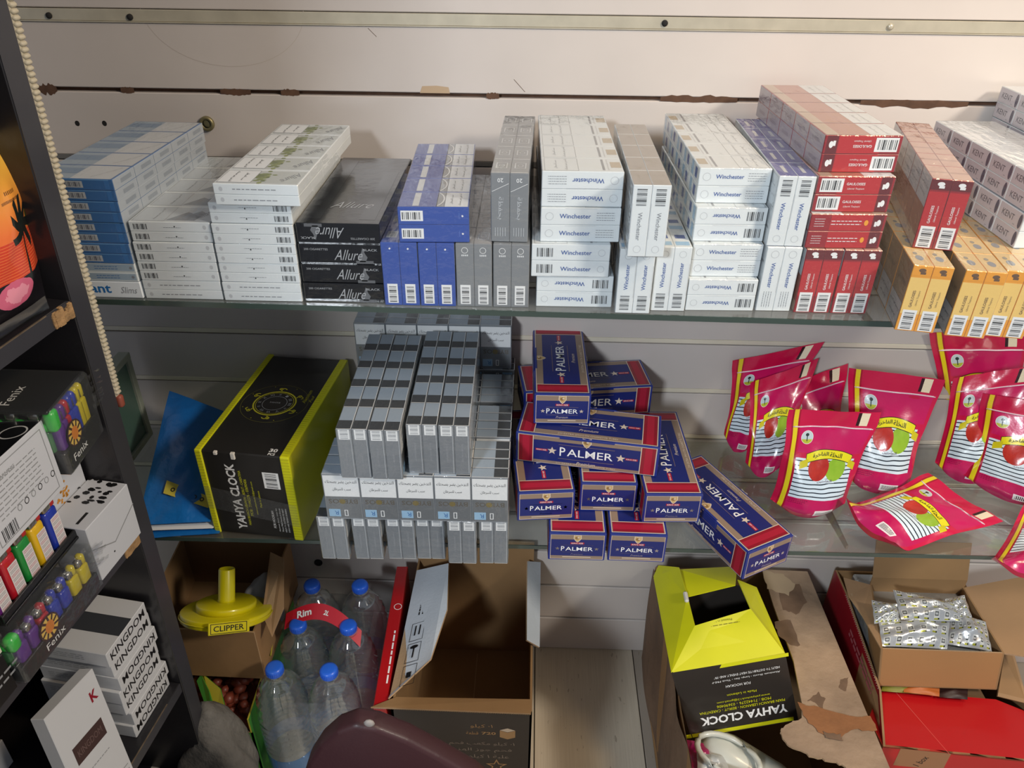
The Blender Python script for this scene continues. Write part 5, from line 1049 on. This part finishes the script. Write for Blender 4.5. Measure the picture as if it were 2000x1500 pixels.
m = MB(); m.box(LB.x+.02, -.40, .010, c2.x-.06, -.06, .255, mat('inner_kraft', '6e5235', .85), .002); tagt(m.obj('kraft_box'), 'brown box buried inside the red carton under the packets', 'box')
# ------------------------------------------------------------------ dark rack at the left
RKC = mat('rack_board', '232226', .38, coat=.15, bump=(140, .10), noise=(4, .12)); RKE = mat('rack_edge', '34343a', .42, coat=.15, noise=(5, .1)); CHIP = mat('chipboard', 'a5835a', .9, bump=(200, .8, .004), noise=(60, .35)); BEAD = mat('bead_strip', 'b9b19c', .5, bump=(100, .3))
A7 = R(-7); RO = Vector((-.5755, -.4, 0)); LEAN = .037
MR = Matrix.Translation(RO) @ Matrix.Rotation(A7, 4, 'Z') @ Matrix(((1, 0, LEAN, 0), (0, 1, 0, 0), (0, 0, 1, 0), (0, 0, 0, 1)))
ML = Matrix.Translation(RO) @ Matrix.Rotation(A7, 4, 'Z') @ Matrix.Rotation(math.atan(LEAN), 4, 'Y')      # same lean as a rotation
def rk(v, u, z): return ML @ Vector((v, u, z))
r = empty('dark_rack', label='tall dark board rack with three shelves standing at the left edge', cat='rack', mw=ML)
DP = .34
m = MB(); m.box(-DP, -.030, .001, .003, 0, 2.05, RKC, .0012); m.box(.0031, -.0292, .001, .0038, -.0008, 2.05, RKE, 0); m.obj('end_panel', r)
m = MB(); m.box(-DP, -.93, .001, .003, -.90, 2.05, RKC, .0012); m.obj('end_panel', r)
m = MB(); m.box(-DP-.006, -.93, .001, -DP, 0, 2.05, RKC, 0); m.obj('back_panel', r)
m = MB(); m.box(-.003, .0005, .965, .0035, .0085, 1.62, BEAD, .001)
for i in range(110):
    z = .968+i*.00595; m.rbox(-.002, .0008, z, .0065, .0105, z+.0052, BEAD, .0018, 1)
m.obj('beaded_edging', r)
m = MB(); m.rbox(-.002, .001, .948, .008, .010, .966, mat('edging_end', '8f4a3a', .5), .003, 2); m.obj('edging_end', r)
zs = (.055, .418, .757, 1.121)
for i, z in enumerate(zs):
    m = MB(); m.box(-DP, -.90, z-.022, 0, -.0305, z, RKC, .0008); m.box(.0002, -.90, z-.0215, .0009, -.0305, z-.0006, RKE, 0)
    if i in (2, 3):
        rn = random.Random(i)
        for k in range(26):
            y = -.0305-rn.uniform(0, .030); m.box(-.006+rn.uniform(-.004, .003), y-.003, z-.0225+rn.uniform(0, .004), .0018+rn.uniform(0, .0022), y+.003, z+.0006-rn.uniform(0, .010), CHIP, .0006)
    m.box(-.0006, -.90, z-.0010, .0011, -.07, z+.0001, mat('worn_edge', '6a5c4c', .8, noise=(50, .5)), 0); m.obj('rack_shelf', r)
def RM(v, u, z, rz=0., rx=0., ry=0.): return ML @ Matrix.Translation((v, u, z)) @ Matrix.Rotation(R(rz), 4, 'Z') @ Matrix.Rotation(R(rx), 4, 'X') @ Matrix.Rotation(R(ry), 4, 'Y')
# palm pouch on the top shelf
def palm(P, u, v, n):
    P(v.gt(.45), ('f07a3c', 'f2c24a', v.op('MULTIPLY_ADD', 2.4, -1.2, clamp=True))); P((u+(v-.6)*.25).between(.86, .95)*v.gt(.35), '9fbf3a'); P(v.between(.23, .47), 'd8472c'); P(v.between(.23, .47)*((v*60.).fr().lt(.25)), 'ee7a44'); P(v.lt(.24), '1c1a1f')
    du = u-.72; P((du-(v-.35)*.0).op('ABSOLUTE').lt(.018)*v.between(.16, .50), '1b2320')
    cx, cy = u-.72, v-.505
    for a in (10, 55, 95, 130, 172, 215, 330):
        c_, s_ = math.cos(R(a)), math.sin(R(a)); t = cx*c_*1.0+cy*s_*1.35; w_ = cx*(-s_)+cy*1.35*c_+(t*t)*1.6-.01; P(t.between(0, .22)*w_.op('ABSOLUTE').lt(.036), '1b2320')
    a = (u-.50)*(1/.26); c_ = (v-.16)*(1/.09); P((a*a+c_*c_+n(9, 2)*.5).lt(1.1), 'd96a8a'); P((a*a+c_*c_+n(14, 2)*.9).lt(.75), 'ee9ab0'); P(v.between(.66, .675)*u.between(.45, .75)*((u*50.).fr().lt(.7)), '7a4a20'); P(v.between(.70, .72)*u.between(.55, .72)*((u*40.).fr().lt(.6)), '7a4a20')
PPM = art('palm_print', 'e8a23c', palm, .3, coat=.4, bump=(20, .3, .004))
# front of the pouch faces the viewer: corners from the photo on the shelf plane
_sv = PINK
bz = zs[3]+.004; bl = at(-45, 668, 2, bz); br = at(92, 585, 2, bz); 
tr = at(12, 250, 1, br.y+.045); tl = at(-105, 300, 1, bl.y+.045)
r = empty('palm_pouch', (bl+br)/2, label='orange and yellow pouch with a palm tree sunset on the top rack shelf', cat='pouch'); oo = (bl+br)/2
m = MB(); cushion([bl-oo, br-oo, tr-oo, tl-oo], .018, m, PPM, mat('pouch_black', '17181b', .3, coat=.4), 24, 24, 2.6, .0016, 3, .6); m.obj('foil_body', r)
m = MB(); cushion([Vector(p)-oo+Vector((0, -.004, 0)) for p in (at(-60, 690, 2, bz+.001), at(100, 600, 2, bz+.001), at(92, 575, 2, bz+.012), at(-50, 668, 2, bz+.012))], .006, m, MATS['pouch_black'], None, 14, 6, 2.2, .001, 5, .4); m.obj('base_gusset', r)
# generic small box
def pbox(name, D, M, body, draw, label, cat, group=None, c=.001):
    r_ = empty(name, label=label, cat=cat, group=group, mw=M); m_ = MB(); m_.box(0, 0, 0, D[0], D[1], D[2], body, c); draw(boxfaces(m_, 0, 0, 0, D[0], D[1], D[2]), D, m_); m_.obj('printed_carton', r_); return r_
WBX = mat('box_white', 'c6cad2', .5, bump=(12, .12)); INKB = mat('ink_navy', '1b1e2c', .45); FXM = mat('tray_black', '121317', .35, coat=.3)
# white box with fold at the front of shelf 2
def g2(F, D, m_):
    f = F['+x']; f.poly([(-D[1]*.5, D[2]*.12), (-D[1]*.5, D[2]*.10), (-D[1]*.05, -D[2]*.16), (D[1]*.5, D[2]*.10), (D[1]*.5, D[2]*.12), (-D[1]*.05, -D[2]*.14)], GRY, 2); f.ell(-D[1]*.12, -D[2]*.28, .003, .003, BLK, 2, 8)
    g = F['+z']; rn = random.Random(2)
    for i in range(26): g.ell(-D[0]*.30+rn.uniform(-.02, .035), D[1]*.34+rn.uniform(-.035, .02), rn.uniform(.004, .013), rn.uniform(.003, .008), BLK, 2, 6)
    g.rect(D[0]*.2, -D[1]*.30, .004, .022, BLK, 2)
pbox('white_box', (.056, .092, .090), RM(-.046, -.1235, zs[2]+.0005), WBX, g2, 'white box with black floral corner at the front of the middle shelf, by the post', 'box')
def g1(F, D, m_):
    f = F['+x']; m_.rbox(D[0]-.0005, D[1]*.50, D[2]*.70, D[0]+.0006, D[1]*.76, D[2]*.86, mat('window_dark', '2c3530', .2, coat=.6), .0004, 1, smooth=False); f.ell(D[1]*.19, D[2]*.28, .012, .014, mat('window_green', '3e5a35', .4), 12, 10); f.ell(D[1]*.08, D[2]*.27, .014, .012, mat('window_plum', '5c4550', .4), 12, 10)
    rn = random.Random(6); OR = mat('spice_orange', 'c98a2c', .6)
    for i in range(40): f.ell(D[1]*.26+rn.gauss(0, .006), D[2]*.12+rn.uniform(-.02, .016), .004, .004, OR, 3, 6)
    for i in range(9): a = R(40*i); f.ell(D[1]*.42+.008*math.cos(a), D[2]*.34+.010*math.sin(a), .009, .0045, BLK, 3, 7)
pbox('window_box', (.105, .19, .174), RM(-.1525, -.225, zs[2]+.0005), WBX, g1, 'white box with a dark oval window and orange print, behind the folded white box', 'box')
# lighters
METL = mat('lighter_metal', 'b9b6ae', .25, metal=.9); LBLM = mat('lighter_label', 'd8d4d6', .45)
def lighter(M, col, label, group, wheel='b02a2a', lab=True):
    c_ = mat('lighter_'+col, col, .3, coat=.5); r_ = empty('lighter', label=label, cat='lighter', group=group, mw=M)
    m_ = MB(); m_.rbox(-.006, -.0115, 0, .006, .0115, .060, c_, .0045, 3); m_.obj('tank', r_)
    m_ = MB(); m_.rbox(-.0058, -.0105, .0602, .0058, .0035, .074, METL, .002, 2); m_.obj('metal_hood', r_)
    m_ = MB(); m_.rbox(-.005, .0036, .0602, .005, .0112, .068, mat('fork_'+wheel, wheel, .4), .002, 2); m_.lathe([(.0042, -.004), (.0042, .004)], METL, 12, Matrix.Translation((0, .002, .0715)) @ Matrix.Rotation(R(90), 4, 'Y')); m_.obj('thumb_wheel', r_)
    if lab:
        m_ = MB(); f = Face(m_, (.0062, .0018, .027), (0, 1, 0), (0, 0, 1)); f.rect(0, 0, .0155, .044, LBLM, 1); 
        for i in range(7): f.lines(0, -.018+i*.006, .0125, 2, .0022, .0008, (mat('pink_ink', 'c06a7a', .5), GRY)[i % 2], 2)
        m_.obj('paper_label', r_)
    return r_
def film_tray(M, D, label, near=True, seed=1, lid=True):
    "display box of lighters in clear film: +x side shows mixed colours, -y end shows a row of green ones"
    r_ = empty('lighter_display', label=label, cat='lighter display', group='film-wrapped lighter displays on the rack', mw=M); X, Y, Z = D
    m_ = MB(); m_.box(0, 0, 0, X, Y, Z*.34, FXM, .001); F = boxfaces(m_, 0, 0, 0, X, Y, Z*.34)
    F['+x'].text('Fenix', -Y*.12, -.002, .034, WHT, h=.010, lay=2); F['-y'].text('FX-07', X*.1, 0, .026, WHT, h=.006, lay=2, bold=.02)
    m_.obj('tray', r_)
    if lid:
        m_ = MB(); m_.box(0, 0, Z*.955, X-.004, Y, Z, FXM, .0008); g = Face(m_, (X/2, Y/2, Z), (0, 1, 0), (-1, 0, 0)); g.text('Fenix', -.012, -X*.14, .040, WHT, h=.012, lay=2); m_.obj('lid', r_)
    rn = random.Random(seed); cols = ('5a2a86', '2438a8', 'b01c2e', 'c9b81e', '4a2470', '2b3fb0')
    k = 7
    for i in range(k):
        y = .016+(Y-.03)*i/(k-1); c_ = mat('lighter_'+(cols[0] if i < 2 else cols[2] if i == 2 else cols[1] if i in (3, 4) else cols[3]), (cols[0] if i < 2 else cols[2] if i == 2 else cols[1] if i in (3, 4) else cols[3]), .3, coat=.5)
        m_ = MB(); m_.rbox(X-.014, y-.0085, Z*.25, X-.003, y+.0085, Z*.68, c_, .003, 2); m_.rbox(X-.013, y-.008, Z*.69, X-.004, y+.002, Z*.84, METL, .002, 1); m_.rbox(X-.014, y-.001, Z*.68, X-.003, y+.008, Z*.90, c_, .003, 1); m_.obj('lighter', r_)
    gm = mat('lighter_27c03a', '27c03a', .3, coat=.5); gt = mat('lighter_tank_green', '3f7a4a', .3, coat=.5)
    for i in range(6):
        x = X-.022-i*.026; m_ = MB(); m_.rbox(x-.010, .002, Z*.25, x+.010, .013, Z*.66, gt, .003, 2); m_.rbox(x-.009, .003, Z*.80, x+.003, .013, Z*.94, METL, .002, 1); m_.rbox(x-.012, .0005, Z*.66, x+.012, .014, Z*.80, gm, .004, 2); m_.obj('lighter', r_)
    m_ = MB(); m_.rbox(X-.014, .0005, Z*.66, X+.0, .016, Z*.97, gm, .005, 2); m_.obj('lighter', r_)
    m_ = MB(); f = Face(m_, (X+.0002, Y*.36, Z*.40), (0, 1, 0), (0, 0, 1)); OG = mat('emblem_orange', 'd9822a', .4); f.ell(0, .004, .034, .034, mat('emblem_dark', '3a1410', .4), 2)
    for i in range(10): a = R(36*i); f.poly([(.005*math.cos(a-.3), .004+.005*math.sin(a-.3)), (.015*math.cos(a-.22), .004+.015*math.sin(a-.22)), (.015*math.cos(a+.2), .004+.015*math.sin(a+.2))], mat('emblem_yellow', 'e6c25a', .4), 3)
    f.ell(0, .004, .015, .018, OG, 4, 12); m_.obj('emblem_sticker', r_)
    FW = clear_mat('crinkled_film', (.93, .94, .95), rough=.14, ior=1.42, bump=(34, 1.0, (1, 1, 1)), haze=.04, add=.02)
    m_ = MB(); m_.box(-.002, -.003, -.0002, X+.003, Y+.004, Z+.0015, FW, .004)
    rn = random.Random(seed)
    for i in range(10):   # crumpled film ends
        y = Y*rn.uniform(.9, 1.03); z = Z*rn.uniform(.5, .95); m_.add([(X+.003, y, z), (X+.012, y+.012, z+.004), (X+.006, y+.016, z-.008), (X+.002, y+.004, z-.010)], [(0, 1, 2, 3)], FW)
    m_.obj('film_wrap', r_); return r_
film_tray(RM(.012, -.119, .9325, 10) @ Matrix.Translation((-.16, 0, 0)), (.16, .086, .092), 'film-wrapped black lighter display with mixed coloured lighters, upper one, by the post', seed=2)
film_tray(RM(.018, -.280, zs[2]+.0005, 2) @ Matrix.Translation((-.203, 0, 0)), (.203, .150, .072), 'film-wrapped black lighter display standing on the middle rack shelf, lower one', seed=5, lid=False)
# black tray with five upright lighters
z5 = zs[2]+.0745; r = empty('lighter_tray', label='black tray of five upright lighters with white labels, on the lower display', cat='lighter tray', mw=RM(-.058, -.262, z5, 3))
m = MB(); m.box(0, -.005, 0, .062, .138, .004, FXM, .0005); m.box(.0575, -.005, .004, .0605, .138, .014, FXM, .0005); m.box(0, -.005, .004, .003, .138, .014, FXM, .0005); m.box(.003, -.005, .004, .0575, -.002, .014, FXM, 0); m.box(.003, .135, .004, .0575, .138, .014, FXM, 0); m.obj('tray', r)
for i, (c_, w_) in enumerate((('6a2a80', 'purple'), ('b81c2c', 'red'), ('1c8a3c', 'green'), ('e0b41c', 'yellow'), ('1f38a8', 'blue'))):
    lighter(RM(-.0100-.0013*i, -.262+.012+i*.0265, z5+.0045, 3), c_, f'{w_} lighter with white paper label standing in the black tray', 'lighters in the black tray')
# white blister box tilted above the lighters
def gb(F, D, m_):
    f = F['+x']; f.frame(0, 0, D[1]*.86, D[2]*.86, .0010, GRY, 2); f.text('WARNING', -D[1]*.12, D[2]*.30, .034, GRY, h=.0035, lay=2, bold=.02); f.lines(-D[1]*.02, D[2]*.06, D[1]*.62, 8, .0055, .0012, GRY, 2)
    for i in range(6): f.ring(-D[1]*.10+i*.0135, -D[2]*.20-.0*i, .008, .008, .0010, (GRY, BLK)[i % 2], 2, 12)
    f.bars(-D[1]*.28, -D[2]*.33, .026, .016, BLK, n=14)
    g = F['+z']; g.rect(0, 0, D[0]*.98, D[1]*.98, FXM); g.lines(-.005, -.02, .06, 2, .012, .004, WHT, rot=R(90)); g.ring(.01, .04, .03, .03, .002, GP2, 2)
    f = F['-y']; f.rect(0, 0, D[0]*.98, D[2]*.98, FXM)
p2 = at(128, 950, 2, .922); p3 = at(18, 1100, 2, .922); p1 = at(82, 820, 2, 1.012)
up = (p1-p2).normalized(); rt = (p2-p3); rt = (rt-up*rt.dot(up)).normalized(); nn = rt.cross(up)
MBX = Matrix((nn, rt, up)).transposed().to_4x4(); D_ = (.055, (p2-p3).length+.01, (p1-p2).length); MBX.translation = p2-rt*D_[1]-nn*D_[0]
pbox('blister_box', D_, MBX, WBX, gb, 'tilted white box with black top and grey warning text above the lighters', 'box')
# orange and white card at the near end
q = at(28, 1165, 0, -.545); pbox('orange_card_box', (.05, .055, .062), RM(-.040, -.340, zs[2]+.060, 0), mat('card_cream', 'd8d3c4', .55), lambda F, D, m_: (F['+x'].rect(0, D[2]*.42, D[1], D[2]*.15, mat('card_orange', 'd9692c', .5), 2), F['+x'].ring(D[1]*.05, -D[2]*.2, .012, .012, .0022, BLK, 2, 14, .5, 5.6)), 'cream box with an orange stripe and recycling mark at the left edge', 'box')
pbox('support_box', (.12, .055, .058), RM(-.11, -.3410, zs[2]+.0005), FXM, lambda F, D, m_: F['+x'].lines(0, 0, .08, 2, .01, .003, GRY), 'black box under the cream and orange box, at the left edge', 'box')
# white lettered boxes on shelf 1
KW = mat('box_pale_grey', 'c9ccd1', .45, coat=.15); KD = mat('band_dark', '3c3f45', .35, coat=.3)
def kb(flip, top=False):
    def d(F, D, m_):
        f = F['+x']; f.text('KINGDOM', 0, 0, D[1]*.86, BLK, h=D[2]*.52, rot=R(180 if flip else 0), bold=.012, lay=2)
        F['-y'].lines(-D[0]*.1, 0, D[0]*.6, 3, .004, .0010, GRY, 2)
        if top: F['+z'].rect(0, 0, D[0]*.99, D[1]*.33, KD, 2); F['-y'].rect(-D[0]*.2, 0, D[0]*.5, D[2]*.9, GP2, 2)
    return d
KG = 'white lettered boxes stacked on the lower rack shelf'
for i, fl_ in enumerate((True, True, False, False, True, False, False)):
    w_ = ('lowest', 'second from the bottom', 'third from the bottom', 'middle one', 'third from the top', 'second from the top', 'topmost, grey band on its lid')[i]
    pbox('lettered_box', (.125, .098, .0280), RM(-.139+.003*math.sin(i*2.1), -.133+.003*math.sin(i*1.7), zs[1]+.0005+i*.0284), KW, kb(fl_, i == 6), f'white box with black lettering, {w_}, in the rack stack', 'box', KG)
def kbig(F, D, m_):
    g = F['+z']; g.rect(-D[0]*.05, .0, D[0]*.15, D[1]*.62, mat('plate_umber', '43302f', .4, coat=.3), 2); g.text('KINGDOM', -D[0]*.05, 0, D[1]*.5, mat('plate_text', '6a5654', .4), h=.010, rot=R(90), lay=3)
    g.text('K', D[0]*-.32, D[1]*.34, .014, CRIM, h=.016, rot=R(90), lay=3, bold=.03); g.lines(D[0]*.14, 0, D[1]*.5, 1, .01, .0014, GRY, rot=R(90)); g.lines(D[0]*.42, 0, D[1]*.9, 2, .008, .0014, GRY, rot=R(90)); F['-y'].lines(0, 0, .02, 1, .01, .003, GRY)
_k = lambda i: (at(252, 1485, 2, .430)-at(170, 1284, 2, .44+i*.001)).normalized().dot((at(86, 1405, 2, .44+i*.001)-at(170, 1284, 2, .44+i*.001)).normalized())
_b = min(range(170), key=lambda i: abs(_k(i)))
K = [at(86, 1405, 2, .44+_b*.001), None, at(252, 1485, 2, .430), at(170, 1284, 2, .44+_b*.001)]
xx = (K[2]-K[3]); yy = (K[3]-K[0]); W_, L_ = xx.length, yy.length; xx.normalize(); yy = (yy-xx*yy.dot(xx)).normalized(); zz_ = xx.cross(yy)
MK = Matrix((xx, yy, zz_)).transposed().to_4x4(); MK.translation = K[0]-zz_*.022
pbox('leaning_box', (W_, L_, .022), MK, KW, kbig, 'big pale box with a dark nameplate leaning against the lettered stack', 'box')
pbox('inner_white_box', (.10, .20, .055), RM(-.27, -.40, zs[1]+.0005), KW, lambda F, D, m_: F['+x'].rect(0, 0, .02, .03, GRY), 'white box deep in the lower rack shelf behind the leaning box', 'box')
# phone-like boxes at the bottom
def ph(F, D, m_):
    g = F['+z']; g.rect(-.006, -D[1]*.08, D[0]*.80, D[1]*.66, INKB, 2); g.rect(-.006, D[1]*.27, D[0]*.80, D[1]*.09, mat('band_azure', '1e7fd6', .4), 3)
    F['+x'].rect(0, 0, D[1]*.9, D[2]*.8, mat('window_grey', '6f757a', .15, coat=.8), 2)
def ph2(F, D, m_):
    g = F['+z']; g.rect(-.004, -D[1]*.06, D[0]*.80, D[1]*.76, INKB, 2); g.text('RESSE LUX', .0, D[1]*.26, .035, WHT, h=.005, rot=R(180), lay=3); F['+x'].rect(0, 0, D[1]*.9, D[2]*.8, MATS['window_grey'], 2)
for D_, px, py, dr, lb in (((.09, .15, .045), 366, 1402, ph, 'white box with dark panel and azure stripe on the lowest rack board'), ((.075, .15, .040), 418, 1442, ph2, 'white box with navy panel and small white text, beside the azure-striped one')):
    p = at(px, py, 2, .15); M_ = Matrix.Translation((p.x, p.y, .15)) @ Matrix.Rotation(A7, 4, 'Z') @ Matrix.Translation((-D_[0], -D_[1], -D_[2])); pbox('gadget_box', D_, M_, mat('box_bright', 'd3dae2', .4), dr, lb, 'box')
    M2 = Matrix.Translation((p.x, p.y, .0555)) @ Matrix.Rotation(A7, 4, 'Z') @ Matrix.Translation((-D_[0]+.002, -D_[1]+.002, 0)); pbox('gadget_box', (D_[0]-.004, D_[1]-.004, .15-D_[2]-.056), M2, mat('box_bright', ''), lambda F, D, m_: F['+x'].rect(0, 0, D[1]*.9, D[2]*.7, MATS['window_grey'], 2), ('white box underneath the azure-striped box on the lowest rack board', 'white box underneath the navy-panelled box on the lowest rack board')[px > 400], 'box')
